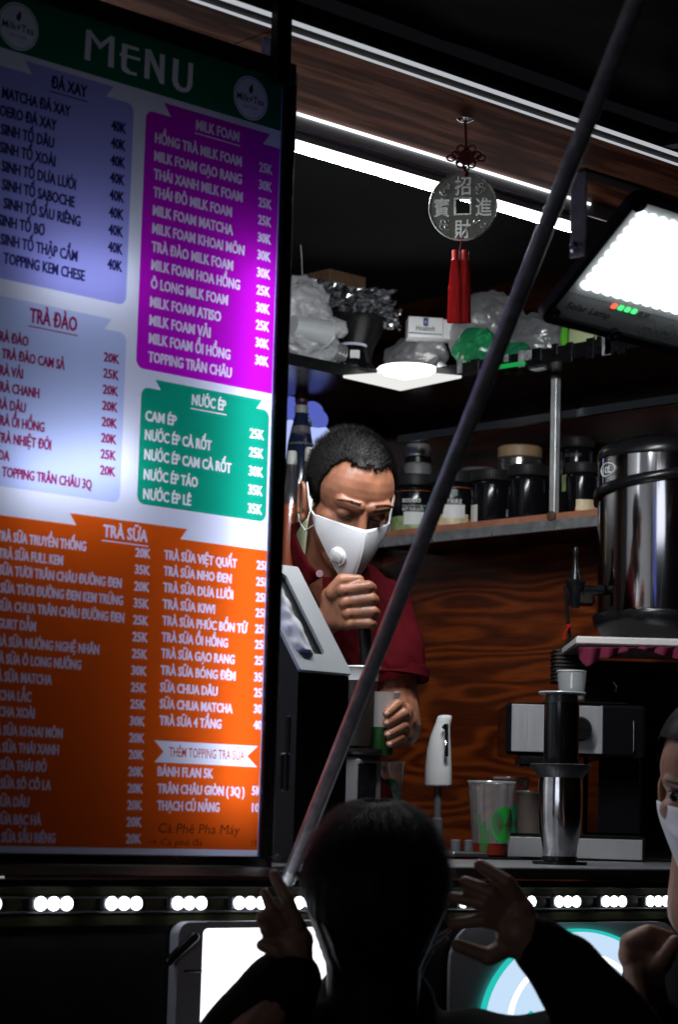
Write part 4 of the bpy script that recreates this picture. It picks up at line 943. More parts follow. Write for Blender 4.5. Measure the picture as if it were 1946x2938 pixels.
def jam_jar(px, py, wpx, hpx, label, X=3.95, group='jars on the side shelf'):
    c = onX(px, py, X); s = depth(c); r = m(wpx / 2, s); h = m(hpx, s)
    t = thing('jar', label, 'jar', (X, c.y, SHZ), group=group)
    b = MB(); b.lathe([(0, 0), (r * .93, 0), (r * .97, .004), (r * .97, h * .72), (r * .95, h * .77), (r * .90, h * .79), (0, h * .79)], 40); b.build('body', JARB, t)
    ribbed(t, r, h * .80, h); return t, r, h, s
def jar_label(t, r, dirpx, z0, z1, a0, a1, mt, name='label', lift=.0006):
    """printed wrap between angles a0..a1 (degrees from the direction facing the viewer, + to the right)"""
    c = Vector(t.location); v = (EYE - c); base = math.atan2(v.y, v.x); n = 14; b = MB(); vs = []; rr = r * .97 + lift
    for z in (z0, z1):
        for i in range(n + 1):
            a = base + R(a0 + (a1 - a0) * i / n); vs.append((rr * math.cos(a), rr * math.sin(a), z))
    b.add(vs, [(i, i + 1, n + 2 + i, n + 1 + i) for i in range(n)], True); return b.build(name, mt, t)
def jar_text(t, r, s, z, w, h, mt, ang=0, off=.012):
    c = Vector(t.location); v = EYE - c; base = math.atan2(v.y, v.x) + R(ang); rr = r * .97 + .0009
    nrm = Vector((math.cos(base), math.sin(base), 0)); ux = Vector((0, 0, 1)).cross(nrm)
    return lettering(s, 'lettering', mt, t, c + nrm * rr + Vector((0, 0, z)), ux, (0, 0, 1), width=w, height=h, off=off, align='C', wrap=rr)
WPR = mat('white print', (.82, .82, .82), .5); PAPER = mat('paper label', (.78, .76, .7), .6)
LIME = mat('melon print', (.36, .46, .2), .4, var=.35, scale=60); ORNG = mat('orange print', (.75, .18, .03), .4, var=.3, scale=70); CREAM = mat('cream print', (.75, .62, .38), .4, var=.2, scale=60)
t, r, h, s = jam_jar(1190, 1556, 140, 168, 'black jam jar with white lettering and pale green fruit label beside the man')
jar_label(t, r, 0, .004, h * .27, -85, 50, LIME); jar_label(t, r, 0, h * .12, h * .34, -28, 22, WPR, 'price_sticker', .0014)
jar_text(t, r, 'BODUO', h * .50, m(54, s), m(11, s), WPR, -10, .03); jar_text(t, r, 'CANTALOUPE PUREE FLAVORED JAM', h * .43, m(72, s), m(4.5, s), WPR, -4, 0); jar_text(t, r, 'MỨT DƯA LƯỚI', h * .36, m(62, s), m(9, s), WPR, -6, .02)
jar_label(t, r, 0, h * .70, h * .705, -60, 60, ORNG, 'printed_line')
t, r, h, s = jam_jar(1300, 1540, 140, 165, 'black jam jar with cream and orange mango label partly behind the pole')
jar_label(t, r, 0, .002, h * .16, -85, 75, ORNG); jar_label(t, r, 0, h * .05, h * .24, -60, 38, CREAM, 'fruit_print', .0010); jar_label(t, r, 0, h * .17, h * .40, -25, 28, WPR, 'price_sticker', .0016)
jar_text(t, r, '芒果果泥', h * .42, m(44, s), m(11, s), WPR, 2, .01); jar_label(t, r, 0, h * .55, h * .66, -6, 10, mat('emblem green', (.12, .2, .18), .4), 'emblem'); jar_label(t, r, 0, h * .70, h * .705, -60, 60, ORNG, 'printed_line')
t, r, h, s = jam_jar(1410, 1523, 122, 160, 'plain black jar turned away showing only a cream label edge')
jar_label(t, r, 0, .004, h * .36, -80, -42, PAPER)
jar_label(t, r, 0, .02, h * .28, 45, 82, mat('purple grape print', (.5, .48, .62), .4, var=.5, scale=90), 'fruit_print'); jar_label(t, r, 0, h * .3, h * .6, 50, 80, mat('small print block', (.05, .05, .05), .5, var=.9, scale=300), 'small_print')
t, r, h, s = jam_jar(1515, 1512, 116, 165, 'plain black jar standing next to the pale steel upright')
t, r, h, s = jam_jar(1672, 1500, 100, 158, 'black jar with orange and cream label between the upright and the urn', X=3.96)
jar_label(t, r, 0, h * .06, h * .16, -25, 85, ORNG); jar_label(t, r, 0, h * .10, h * .30, -22, 60, CREAM, 'fruit_print', .001)
t, r, h, s = jam_jar(1655, 1490, 100, 160, 'dim black jar at the back with faint white lettering above its neighbour', X=4.04)
t.location.z += .075
jar_text(t, r, 'BODUO', h * .62, m(50, s), m(9, s), mat('faded print', (.12, .12, .12), .5), -15, .02); jar_label(t, r, 0, .0, h * .3, -60, 10, LIME)
b = MB(); b.box(4.0, 4.09, t.location.y - .1, t.location.y + .1, SHZ, SHZ + .0745); o = thing('riser_block', 'dark block raising the rear jar on the side shelf', 'block', (4.045, t.location.y, SHZ)); bw(b, 'block_body', BLACKM, o)
# back row: clear jar with clear lid, wide jar with tan lid, steel flask
GLASS = film('dark clear plastic', (.22, .22, .23), .35, .6)
c = onX(1375, 1400, 4.04); s = depth(c); k = s / FPX
lathe_thing('clear_jar', 'clear lidded jar standing behind the plain black jar', 'jar', (4.04, c.y, SHZ), [('body', [(0, 0), (44 * k, 0), (46 * k, 5 * k), (46 * k, 170 * k), (40 * k, 175 * k)], GLASS), ('lid', [(54 * k, 178 * k), (56 * k, 181 * k), (54 * k, 188 * k), (0, 192 * k)], film('clear lid film', (.5, .5, .52), .5, .6))])
c = onX(1492, 1400, 4.035); s = depth(c); k = s / FPX
lathe_thing('clear_jar', 'wide clear jar with a tan screw lid at the back of the side shelf', 'jar', (4.035, c.y, SHZ), [('body', [(0, 0), (62 * k, 0), (66 * k, 5 * k), (66 * k, 200 * k), (58 * k, 210 * k), (58 * k, 214 * k)], GLASS), ('lid', [(63 * k, 206 * k), (65 * k, 208 * k), (65 * k, 236 * k), (60 * k, 240 * k), (0, 241 * k)], mat('tan lid', (.36, .24, .13), .45, var=.15, scale=30))])
c = onX(1198, 1400, 4.03); s = depth(c); k = s / FPX; fl_base = Vector((4.03, c.y, SHZ))
fk = lathe_thing('steel_flask', 'brushed steel flask with black neck band and spout behind the jars', 'flask', fl_base, [('body', [(0, 0), (38 * k, 0), (40 * k, 6 * k), (40 * k, 214 * k), (36 * k, 220 * k), (0, 220 * k)], STEEL), ('neck_band', [(0, 220 * k), (37 * k, 221 * k), (37 * k, 238 * k), (0, 240 * k)], BLACKP), ('cap', [(0, 240 * k), (36 * k, 241 * k), (36 * k, 268 * k), (32 * k, 276 * k), (0, 277 * k)], STEEL)])
b = MB(); q = fl_base + Vector((0, 0, 195 * k)) + (CR * -40 * k) + CT * 20 * k; b.tube([q + CU * 20 * k - CR * 30 * k, q + CU * 5 * k - CR * 8 * k, q - CU * 12 * k + CR * 3 * k], [.004, .005, .004], 10); bw(b, 'spout', BLACKP, fk)
# teal packet behind the man's cheek
c = onX(1112, 1560, 3.98); s = depth(c); k = s / FPX; o = thing('drink_carton', 'teal and white carton standing between the man and the first jar', 'carton', (3.98, c.y, SHZ))
b = MB(); b.box(-.03, .03, -m(48, s), m(48, s), 0, m(120, s), .002); b.build('carton', mat('teal card', (.01, .30, .26), .4), o)
b = MB(); b.box(-.0306, -.0302, -m(46, s), -m(12, s), m(15, s), m(38, s)); b.build('barcode_patch', WPR, o)
for i in range(6):
    b = MB(); b.box(-.0310, -.0307, -m(43 - 5 * i, s), -m(41 - 5 * i, s), m(20, s), m(36, s)); b.build('barcode_bar', INK, o)
b = MB(); b.lathe([(m(10, s), 0), (m(10, s), .0004), (0, .0004)], 20, basis((-.0302, -m(40, s), m(42, s)), (0, 1, 0), (0, 0, 1), (-1, 0, 0))); b.build('round_seal', CREAM, o)

# ------------------------------------------------------------------ bottles at the back left and the blue fan
def bottle(px, s, ytop, ybot, wpx, label, liquid, glassm, capm, capc, nm='bottle'):
    c = V(px, ybot, s); k = s / FPX; H = (ybot - ytop) * k; r = wpx / 2 * k
    t = thing(nm, label, 'bottle', c, group='bottles on the back shelf')
    b = MB(); b.lathe([(0, 0), (r * .96, 0), (r, .004), (r, H * .58), (r * .86, H * .68), (r * .45, H * .82), (r * .40, H * .90)], 28); b.build('glass', glassm, t)
    if liquid is not None: b = MB(); b.lathe([(0, .002), (r * .93, .003), (r * .95, .006), (r * .95, H * .55), (0, H * .55)], 28); b.build('liquid', liquid, t)
    b = MB(); b.lathe([(r * .40, H * .885), (r * .47, H * .89), (r * .47, H * .98), (r * .40, H), (0, H)], 20); b.build('cap', capm, t); return t, r, H
CLRB = film('clear bottle', (.5, .5, .5), .08, .5)
bottle(828, 5.35, 1290, 1640, 62, 'bottle of bright orange juice at the left beside the menu', mat('orange juice', (.85, .13, .006), .4), CLRB, mat('white cap', (.7, .7, .66), .4), None)
bottle(882, 5.25, 1280, 1640, 76, 'bottle with white cap and pale green drink behind the man', mat('pale lime drink', (.62, .66, .36), .4), CLRB, mat('white cap', (.7, .7, .66), .4), None)
t, r, H = bottle(851, 5.5, 1085, 1640, 84, 'dark bottle with ringed neck in front of the blue fan', None, mat('dark glass', (.012, .02, .05), .1), mat('dark red cap', (.05, .01, .015), .4), None)
for z0, z1, mt in ((.66, .76, mat('grey neck label', (.14, .12, .14), .6, var=.4, scale=80)), (.83, .87, mat('grey neck ring', (.3, .3, .28), .5))):
    b = MB(); b.lathe([(r * .90 if z0 < .8 else r * .47, H * z0), (r * .64 if z0 < .8 else r * .47, H * z1)], 24, cap=False); b.build('neck_band', mt, t)
c = V(872, 1215, 5.6); s = 5.6; pet = thing('glowing_fan', 'blue-lit fan with rounded blades given their own glow, high behind the menu edge', 'lamp', c)
BL = glow('blue petal glow', (.17, .22, .9), .55); BL2 = glow('pale blue petal glow', (.45, .55, 1.0), 1.0)  # fan blades glow in place of the blue light falling on them
b = MB(); b.lathe([(0, -.02), (.02, -.02), (.02, .0), (0, .004)], 20, basis(c, CR, CU, CT)); bw(b, 'hub', BLACKP, pet)
for dx, dy, rx, ry, mt, rot in ((-38, 45, 30, 34, BL, 20), (30, 42, 28, 20, BL, -30), (40, 10, 30, 30, BL, -15), (34, -38, 44, 34, BL2, 10), (-44, -34, 34, 46, BL2, -10), (-30, -90, 26, 40, BL2, 5), (10, -96, 26, 40, BL2, 5)):
    b = MB(); b.ell(c + CR * m(dx, s) + CU * m(dy, s) - CT * .005, (m(rx, s), m(ry, s), .006), 20, 10, rot=C2W @ Matrix.Rotation(R(rot), 3, 'Z')); bw(b, 'blade', mt, pet)

# ------------------------------------------------------------------ things on the counter
CZ = .9905
# napkin dispenser with slanted face
A0 = V(856, 1925, 3.36); wv = .098; dep = .12
td = thing('napkin_dispenser', 'tall black napkin dispenser with slanted pale face beside the menu', 'dispenser', (A0.x + wv / 2, A0.y + dep / 2, CZ))
x0, x1 = A0.x, A0.x + wv + .004; ya, yb = A0.y, A0.y + dep; za, zb = A0.z, A0.z + .158
GREYP = mat('pale grey plastic', (.50, .52, .52), .45, var=.1, scale=12, bump=.08, bscale=300)
b = MB(); b.add([(x0, ya, CZ), (x1, ya, CZ), (x1, yb, CZ), (x0, yb, CZ), (x0, ya, za), (x1, ya, za), (x1, yb, zb), (x0, yb, zb)], [(0, 3, 2, 1), (0, 1, 5, 4), (1, 2, 6, 5), (2, 3, 7, 6), (3, 0, 4, 7), (4, 5, 6, 7)]); bw(b, 'case', mat('black dispenser case', (.008, .008, .010), .45, var=.3, scale=20, spec=.25), td)
up = Vector((0, yb - ya, zb - za)); L_ = up.length; up.normalize(); nn = Vector((1, 0, 0)).cross(up); FM = basis((x0, ya, za), (1, 0, 0), up, nn); wd = x1 - x0
def ring2(outer, inner, z0, z1, M): return ringprism(outer, inner, z0, z1, M)
def slot(x0_, x1_, y0_, y1_, rr, n):
    return rrect(x0_, x1_, y0_, y1_, rr, n)
out_ = rrect(-.001, wd + .001, -.002, L_ + .012, .003, 5); inn = rrect(wd * .38, wd * .66, L_ * .16, L_ * .97, .008, 5)
bw(ringprism(out_, inn, .0005, .006, FM), 'slanted_face', GREYP, td)
vs = []; fs = []; n1, n2 = 10, 30
for j in range(n2 + 1):
    for i in range(n1 + 1):
        u, v = i / n1, j / n2; q = Vector((u * 3, v * 5, 1.7))
        p = FM @ Vector((wd * (.05 + .42 * u) - .01 * v, L_ * (.15 + .85 * v), .010 + .012 * math.sin(math.pi * u) + .006 * noise.noise(q * 2) - .008 * (1 - v))); vs.append(p)
for j in range(n2):
    for i in range(n1): a = j * (n1 + 1) + i; fs.append((a, a + 1, a + n1 + 2, a + n1 + 1))
b = MB(); b.add(vs, fs, True); o = bw(b, 'napkin', mat('white tissue', (.75, .75, .77), .8, bump=.3, bscale=120), td); md = o.modifiers.new('s', 'SOLIDIFY'); md.thickness = .002
# plate added next to it, its blue painting the light on the dispenser's side
b = MB(); p0 = V(815, 1700, 3.42); b.box(p0.x - .005, p0.x + .028, p0.y - .01, p0.y + .03, CZ, V(822, 1800, 3.42).z, .004); o = thing('blue_side_plate', 'tall added plate between menu and napkin dispenser, coloured blue for the light on its side', 'side_plate', (p0.x + .01, p0.y + .01, CZ)); bw(b, 'side_plate_body', mat('blue-lit plate colour', (.20, .21, .45), .35, .4, var=.3, scale=16), o)
# blender-like brewer: white rimmed jug on black stand over a grey base
s = 4.12; k = s / FPX; c = V(1025, 2380, s); cb = Vector((c.x, c.y, CZ)); sc_ = lambda y: V(1035, y, s).z - CZ
bl = thing('brewing_jug', 'dark jug with white rim on a grey machine base in front of the man', 'jug', cb)
b = MB(); b.lathe([(0, sc_(2140)), (38 * k, sc_(2140)), (42 * k, sc_(2100)), (48 * k, sc_(1950)), (44 * k, sc_(1950)), (0, sc_(2100))], 32); b.build('jug_body', mat('dark jug', (.02, .016, .014), .25), bl)
b = MB(); b.lathe([(46 * k, sc_(1950)), (49 * k, sc_(1950)), (53 * k, sc_(1918)), (58 * k, sc_(1912)), (56 * k, sc_(1908)), (50 * k, sc_(1916)), (45 * k, sc_(1950))], 32, cap=False); b.build('rim', WHITEP, bl)
b = MB(); b.lathe([(0, sc_(2168)), (70 * k, sc_(2166)), (74 * k, sc_(2158)), (72 * k, sc_(2148)), (0, sc_(2146))], 36); b.build('collar', BLACKP, bl)
b = MB(); b.box(-50 * k, 50 * k, -50 * k, 50 * k, 0, sc_(2172), .006); b.build('machine_base', mat('grey machine base', (.22, .21, .22), .4, .3, var=.15, scale=12), bl)
b = MB(); b.box(-52 * k, 20 * k, -54 * k, -50.5 * k, sc_(2300), sc_(2190), .004); b.build('control_panel', BLACKP, bl)
# plastic cups with green print
CUPF = film('clear cup wall', (.75, .74, .74), .16, .5); CUPR = film('cup rim film', (.8, .8, .82), .5, .6); GPR = mat('bright green print', (.015, .42, .05), .5); GPRD = mat('deep green print', (.004, .16, .075), .5)
def cup(px, ybot, ytop, wtop, wbot, s, label, fill=None, fillh=0, prt=None, circ_a=40, base=None, tint=CUPF):
    k = s / FPX; c = V(px, ybot, s); h = (ybot - ytop) * k; r0, r1 = wbot / 2 * k, wtop / 2 * k
    t = thing('plastic_cup', label, 'cup', c, group='clear plastic cups on the counter')
    b = MB(); f0 = fillh if fill else 0.0; b.lathe(([(0, .001), (r0 * .97, 0), (r0, .003)] if not fill else [(r0 + (r1 - r0) * f0, h * f0)]) + [(r0 + (r1 - r0) * .97, h * .97)], 36, cap=False); b.build('cup_wall', tint, t)
    b = MB(); b.lathe([(r1 * .985, h * .965), (r1 * 1.03, h * .97), (r1 * 1.045, h * .985), (r1 * 1.02, h), (r1 * .98, h * .99)], 36, cap=False); b.build('rim', CUPR, t)
    if fill: b = MB(); rf = r0 + (r1 - r0) * fillh - .0012; b.lathe([(0, .0025), (r0 - .001, .0025), (rf, h * fillh), (0, h * fillh)], 32); b.build('drink', fill, t)
    if prt:
        v = EYE - c; base_a = math.atan2(v.y, v.x); N_ = 30; vs = []
        def pt(a, z, l=.0005): rr = r0 + (r1 - r0) * z / h + l; an = base_a + a; return (rr * math.cos(an), rr * math.sin(an), z)
        ca, cz, cr = R(circ_a), h * .42, h * .24
        b = MB(); b.add([pt(ca, cz)] + [pt(ca + cr * math.cos(6.2832 * i / N_) / r1, cz + cr * math.sin(6.2832 * i / N_)) for i in range(N_)], [(0, 1 + i, 1 + (i + 1) % N_) for i in range(N_)], True); pd = b.build('logo_print', prt, t)
        vv, ff = text2d('GA CON', .01, 2); xs_ = [q[0] for q in vv]; w_ = max(xs_) - min(xs_)
        b = MB(); b.add([pt(ca + (q[0] / w_ - .5) * cr * 1.1 / r1, cz - .004 + q[1] * .010, .0012) for q in vv], ff); b.build('lettering', mat('dark red print', (.12, .06, .02), .5), pd)
        blob = [(-.95, .60), (-.72, .62), (-.70, .45), (-.5, .48), (-.35, .50), (-.3, .36), (-.12, .38), (-.1, .20), (-.25, .14), (-.2, .08), (-.55, .06), (-.85, .07), (-.9, .2), (-.74, .26), (-.78, .38), (-.92, .46)]
        b = MB(); b.add([pt(a * .72, z * h * .92, .0006) for a, z in blob], [tuple(range(len(blob)))], True); b.build('leaf_print', film('thin green print', (.03, .42, .08), .55, .2), t)
    return t
TEA = mat('brown tea', (.17, .014, .006), .2)
cp = cup(1408, 2460, 2246, 136, 102, 4.42, 'large clear cup with green print and brown drink at the bottom', TEA, .17, GPR, 42)
b = MB(); q = V(1408, 2465, 4.42); b.lathe([(0, 0), (.058, 0), (.058, .004), (0, .004)], 28, Matrix.Translation((q.x, q.y, CZ))); o = thing('coaster', 'thin black coaster under the large printed cup', 'coaster', (q.x, q.y, CZ)); bw(b, 'coaster_disc', BLACKP, o)
cp.location.z = CZ + .0045
cup(1465, 2432, 2205, 104, 80, 4.75, 'empty clear cup with dark green circle behind the brown drink', None, 0, GPRD, 12, tint=film('reddish cup wall', (.30, .14, .12), .30, .4)).location.z = CZ
cup(1522, 2440, 2248, 84, 74, 4.62, 'plain greyish cup squeezed between the printed cup and the steel tumbler', mat('grey cup content', (.10, .075, .065), .5), .95).location.z = CZ
cup(1122, 2330, 2186, 74, 54, 4.55, 'clear cup with green logo standing near the man\'s hand', None, 0, GPRD, -8)
q = V(1122, 2331, 4.55); b = MB(); b.box(q.x - .05, q.x + .06, q.y - .05, q.y + .05, CZ, q.z - .001, .003); o = thing('cup_stand', 'dark box carrying the clear cup near the man', 'box', (q.x, q.y, CZ)); bw(b, 'stand_body', BLACKM, o)
# white water tap
s = 4.60; k = s / FPX; c = V(1254, 2400, s); base = Vector((c.x, c.y, CZ)); z_ = lambda y: V(1254, y, s).z - CZ
tap = thing('water_tap', 'tapering white water dispenser tap with chrome lever on a grey stem', 'tap', base)
b = MB(); vs = []; NN = 28; prof = [(2256, 39, 0), (2250, 40, 0), (2200, 38.5, 0), (2150, 35, 1), (2110, 29, 4), (2085, 24, 8), (2070, 22, 12), (2058, 22, 15), (2051, 19, 16), (2049, 8, 16)]
for y, w, dx in prof:
    for j in range(NN): a = 6.2832 * j / NN; vs.append(tuple(CR * ((dx + w * math.cos(a)) * k) + Vector((CT.x, CT.y, 0)) * (w * .8 * math.sin(a) * k) + Vector((0, 0, z_(y)))))
fs = [(i * NN + j, i * NN + (j + 1) % NN, (i + 1) * NN + (j + 1) % NN, (i + 1) * NN + j) for i in range(len(prof) - 1) for j in range(NN)] + [tuple(reversed(range(NN))), tuple((len(prof) - 1) * NN + j for j in range(NN))]
b.add(vs, fs, True); b.build('tap_body', mat('white tap plastic', (.80, .80, .80), .3), tap)
b = MB(); b.tube([CR * (10 * k) + CT * (36 * k) + Vector((0, 0, z_(2085))), CR * (18 * k) + CT * (38 * k) + Vector((0, 0, z_(2072))), CR * (20 * k) + CT * (40 * k) + Vector((0, 0, z_(2165)))], [.004, .0048, .0042], 12); b.build('lever', CHROME, tap)
b = MB(); b.lathe([(0, 0), (16 * k, 0), (16 * k, z_(2350)), (11 * k, z_(2345)), (11 * k, z_(2257)), (0, z_(2257))], 20); b.build('stem', mat('grey stem', (.13, .13, .14), .4), tap)
# low tray with knobs in front of the tap
b = MB(); p = V(1320, 2452, 4.45); b.box(p.x - .10, p.x + .05, p.y - .08, p.y + .06, CZ, CZ + .012, .003); o = thing('drip_tray', 'flat dark tray with two small grey knobs beside the tap', 'tray', (p.x, p.y, CZ)); bw(b, 'tray_body', mat('grey tray', (.12, .12, .13), .35, .5), o)
for px in (1308, 1347):
    q = V(px, 2440, 4.46); b = MB(); b.lathe([(0, 0), (.010, 0), (.010, .020), (.008, .022), (0, .022)], 16, Matrix.Translation((q.x, q.y, CZ + .0122))); bw(b, 'knob', mat('grey stem', (.13, .13, .14), .4), o)
# espresso machine (turned to face the viewer)
s = 4.52; k = s / FPX; c = V(1640, 2470, s); yaw = math.atan2(CR.y, CR.x)
esp = thing('espresso_machine', 'black espresso machine with brushed steel front panel and drip tray', 'coffee machine', (c.x, c.y, CZ), yaw)
Z = lambda y: V(1640, y, s).z - CZ; X_ = lambda x: (x - 1640) * k
def ebox(nm, xa, xb, ya, yb, d0, d1, mt, bev=.003, par=None):
    b = MB(); b.box(X_(xa), X_(xb), d0, d1, Z(yb), Z(ya), bev); return b.build(nm, mt, par or esp)
ebox('body', 1446, 1850, 2016, 2168, .0, .26, mat('gloss black body', (.006, .006, .007), .14, spec=.35), .006)
ebox('steel_panel', 1462, 1726, 2021, 2159, -.003, -.0005, STEEL, .001)
ebox('column', 1726, 1850, 2168, 2392, .06, .26, mat('gloss black body', (.006, .006, .007), .14, spec=.35), .004)
ebox('group_head', 1485, 1580, 2170, 2200, .0, .10, BLACKP, .004)
ebox('base', 1452, 1852, 2398, 2474, -.01, .26, BLACKP, .004); ebox('drip_tray_front', 1456, 1842, 2405, 2462, -.0125, -.0105, STEEL, .0008)
ebox('drip_grille', 1460, 1840, 2394, 2397.5, -.008, .2, BLACKM, 0)
b = MB(); b.lathe([(0, 0), (36 * k, 0), (36 * k, .02), (30 * k, .026), (0, .026)], 28, basis((X_(1656), -.0035, Z(2090)), (1, 0, 0), (0, 0, 1), (0, -1, 0))); b.build('dial', BLACKP, esp)
ebox('top_plate', 1560, 1800, 2008, 2013, .01, .24, BLACKP, .001)
b = MB(); b.tube([(X_(1815), -.006, Z(2060)), (X_(1815), -.006, Z(2150))], .0012, 6); b.build('trim_line', CHROME, esp)
# steel tumbler with coffee press on top
s = 3.92; k = s / FPX; c = V(1607, 2474, s); base = Vector((c.x, c.y, CZ)); z_ = lambda y: V(1607, y, s).z - CZ
b = MB(); b.lathe([(0, 0), (.047, 0), (.047, .005), (0, .005)], 32, Matrix.Translation(base)); o = thing('coaster', 'thin black round mat under the steel tumbler', 'coaster', base); bw(b, 'coaster_disc', BLACKP, o)
tum = thing('steel_tumbler', 'polished steel tumbler holding the coffee press on the counter', 'tumbler', base + Vector((0, 0, .0055)))
b = MB(); b.lathe([(0, 0), (46 * k, 0), (48 * k, .003), (50 * k, z_(2440)), (60 * k, z_(2390)), (64 * k, z_(2340)), (64 * k, z_(2280)), (62 * k, z_(2236)), (60 * k, z_(2236)), (60 * k, z_(2300)), (0, z_(2420))], 48); b.build('wall', mat('polished steel', (.6, .6, .62), .13, 1, var=.25, scale=35, bump=.05, bscale=80), tum)
b = MB(); b.lathe([(46.5 * k, .0), (50 * k, .001), (50 * k, .008), (46.5 * k, .009)], 40); b.build('base_ring', BLACKP, tum)
pr_ = thing('coffee_press', 'black hand coffee press standing on the steel tumbler', 'coffee press', base + Vector((0, 0, z_(2236))))
zz = lambda y: V(1607, y, s).z - CZ - z_(2236) + .001
b = MB(); b.lathe([(0, zz(2233)), (62 * k, zz(2233)), (88 * k, zz(2203)), (90 * k, zz(2196)), (86 * k, zz(2193)), (0, zz(2193))], 6 * 6); b.build('funnel_flange', mat('dark funnel', (.022, .022, .024), .35), pr_)
b = MB(); b.lathe([(0, zz(2193)), (48 * k, zz(2193)), (51 * k, zz(2188)), (51 * k, zz(2015)), (0, zz(2014))], 40); b.build('chamber', mat('smoky black chamber', (.010, .010, .011), .18), pr_)
b = MB(); b.lathe([(0, zz(2014)), (47 * k, zz(2014)), (46 * k, zz(1992)), (0, zz(1992))], 40); b.build('plunger', mat('smoky grey plunger', (.055, .055, .06), .3), pr_)
b = MB(); b.lathe([(0, zz(1992)), (66 * k, zz(1991)), (70 * k, zz(1987)), (66 * k, zz(1983)), (0, zz(1984))], 40); b.build('plunger_flange', mat('grey flange', (.35, .36, .38), .25, trans=.2), pr_)
# frosted measuring cup on the machine
s = 4.6; k = s / FPX; q = V(1641, 2006, s); mc = thing('measuring_cup', 'small frosted measuring cup on top of the espresso machine', 'cup', (q.x, q.y, V(1640, 2007.5, 4.6).z))
FROST = film('frosted plastic', (.66, .68, .69), .72, .25)
b = MB(); b.lathe([(0, .001), (34 * k, .0), (36 * k, .003), (42 * k, 80 * k)], 36, cap=False); b.build('cup_wall', FROST, mc)
b = MB(); b.lathe([(41 * k, 79 * k), (44 * k, 80 * k), (44 * k, 83 * k), (41 * k, 83 * k)], 36, cap=False); b.build('rim', WHITEP, mc)
b = MB(); v = (EYE - q); v.z = 0; v.normalize(); side = Vector((0, 0, 1)).cross(v); b.tube([v * (38 * k) + side * 0 + Vector((0, 0, 76 * k)), v * (36.5 * k) + Vector((0, 0, 30 * k))], 4 * k, 8); b.build('ridge', WHITEP, mc)
# dark cabinet machine carrying the urn
s = 4.75; k = s / FPX; c = V(1850, 2460, s); cab = thing('black_appliance', 'tall black appliance behind the espresso machine carrying the urn board', 'appliance', (c.x, c.y, CZ), yaw)
Z = lambda y: V(1850, y, s).z - CZ; X_ = lambda x: (x - 1850) * k
def cbox(nm, xa, xb, ya, yb, d0, d1, mt, bev=.004):
    b = MB(); b.box(X_(xa), X_(xb), d0, d1, Z(yb), Z(ya), bev); return b.build(nm, mt, cab)
cbox('cabinet', 1690, 2080, 1880, 2490, .12, .42, mat('gloss black body', (.006, .006, .007), .14, spec=.35))
b = MB(); b.tube([(X_(1775), .115, Z(1945)), (X_(1783), .105, Z(1960)), (X_(1780), .115, Z(1975))], .002, 8); b.build('handle', CHROME, cab)
# magenta cloth
vs = []; fs = []; n1, n2 = 40, 8; s = 4.6
for j in range(n2 + 1):
    for i in range(n1 + 1):
        u, v = i / n1, j / n2; px = 1662 + 330 * u; hang = 20 + 14 * math.sin(u * 9) + 30 * max(0, .12 - abs(u - .07)) * 8
        p = V(px, 1857 + v * hang, 4.62 + .012 * math.sin(u * 40 + v)); vs.append(p)
for j in range(n2):
    for i in range(n1): a = j * (n1 + 1) + i; fs.append((a, a + 1, a + n1 + 2, a + n1 + 1))
b = MB(); b.add(vs, fs, True); cl = thing('cloth', 'magenta cloth hanging over the edge under the white urn board', 'cloth', V(1820, 1880, 4.62)); o = bw(b, 'cloth_sheet', mat('magenta towel', (.14, .008, .036), .9, bump=.6, bscale=350), cl); md = o.modifiers.new('s', 'SOLIDIFY'); md.thickness = .003
# white board + urn
s = 4.62; q = V(1655, 1852, s); zb = q.z; bd = thing('urn_board', 'white board that the big steel urn stands on', 'board', V(1820, 1852, s), yaw)
b = MB(); b.box(m(-165, s), m(330, s), -.0, .36, 0, m(23, s), .003); b.build('board', mat('white board', (.70, .66, .64), .5, var=.08, scale=10), bd)
zt_b = V(1820, 1852, s).z + m(23, s)
s = 4.78; k = s / FPX; c = V(1918, 1826, s); ur = Vector((c.x, c.y, zt_b + .0008)); z_ = lambda y: V(1918, y, s).z - ur.z
urn = thing('drink_urn', 'large polished steel drink urn with black lid, band and tap', 'urn', ur)
b = MB(); b.lathe([(0, 0), (185 * k, 0), (200 * k, z_(1815)), (214 * k, z_(1800)), (218 * k, z_(1775)), (216 * k, z_(1768)), (0, z_(1768))], 64); b.build('base', BLACKP, urn)
b = MB(); b.lathe([(0, z_(1768)), (204 * k, z_(1768)), (206 * k, z_(1760)), (206 * k, z_(1318)), (0, z_(1318))], 96); b.build('body', mat('mirror steel', (.55, .55, .57), .10, 1), urn)
b = MB(); b.lathe([(207 * k, z_(1318)), (209 * k, z_(1312)), (205 * k, z_(1290)), (196 * k, z_(1278)), (160 * k, z_(1262)), (110 * k, z_(1248)), (0, z_(1240))], 72); b.build('lid', BLACKP, urn)
vw = EYE - ur; va = math.atan2(vw.y, vw.x)
b = MB(); pts = []                      # slanting black carrying band
for i in range(40):
    a = va + R(-100 + 200 * i / 39); z = z_(1432) + (z_(1345) - z_(1432)) * ((i / 39) * 1.15); pts.append((212 * k * math.cos(a), 212 * k * math.sin(a), z))
vs = []
for p in pts:
    n_ = Vector((p[0], p[1], 0)).normalized()
    for o1, o2 in ((-.002, -16 * k), (.004, -14 * k), (.004, 14 * k), (-.002, 16 * k)): vs.append(tuple(Vector(p) + n_ * o1 + Vector((0, 0, o2))))
b.add(vs, [(i * 4 + q1_, (i + 1) * 4 + q1_, (i + 1) * 4 + (q1_ + 1) % 4, i * 4 + (q1_ + 1) % 4) for i in range(39) for q1_ in range(4)], True); b.build('handle_band', BLACKP, urn)
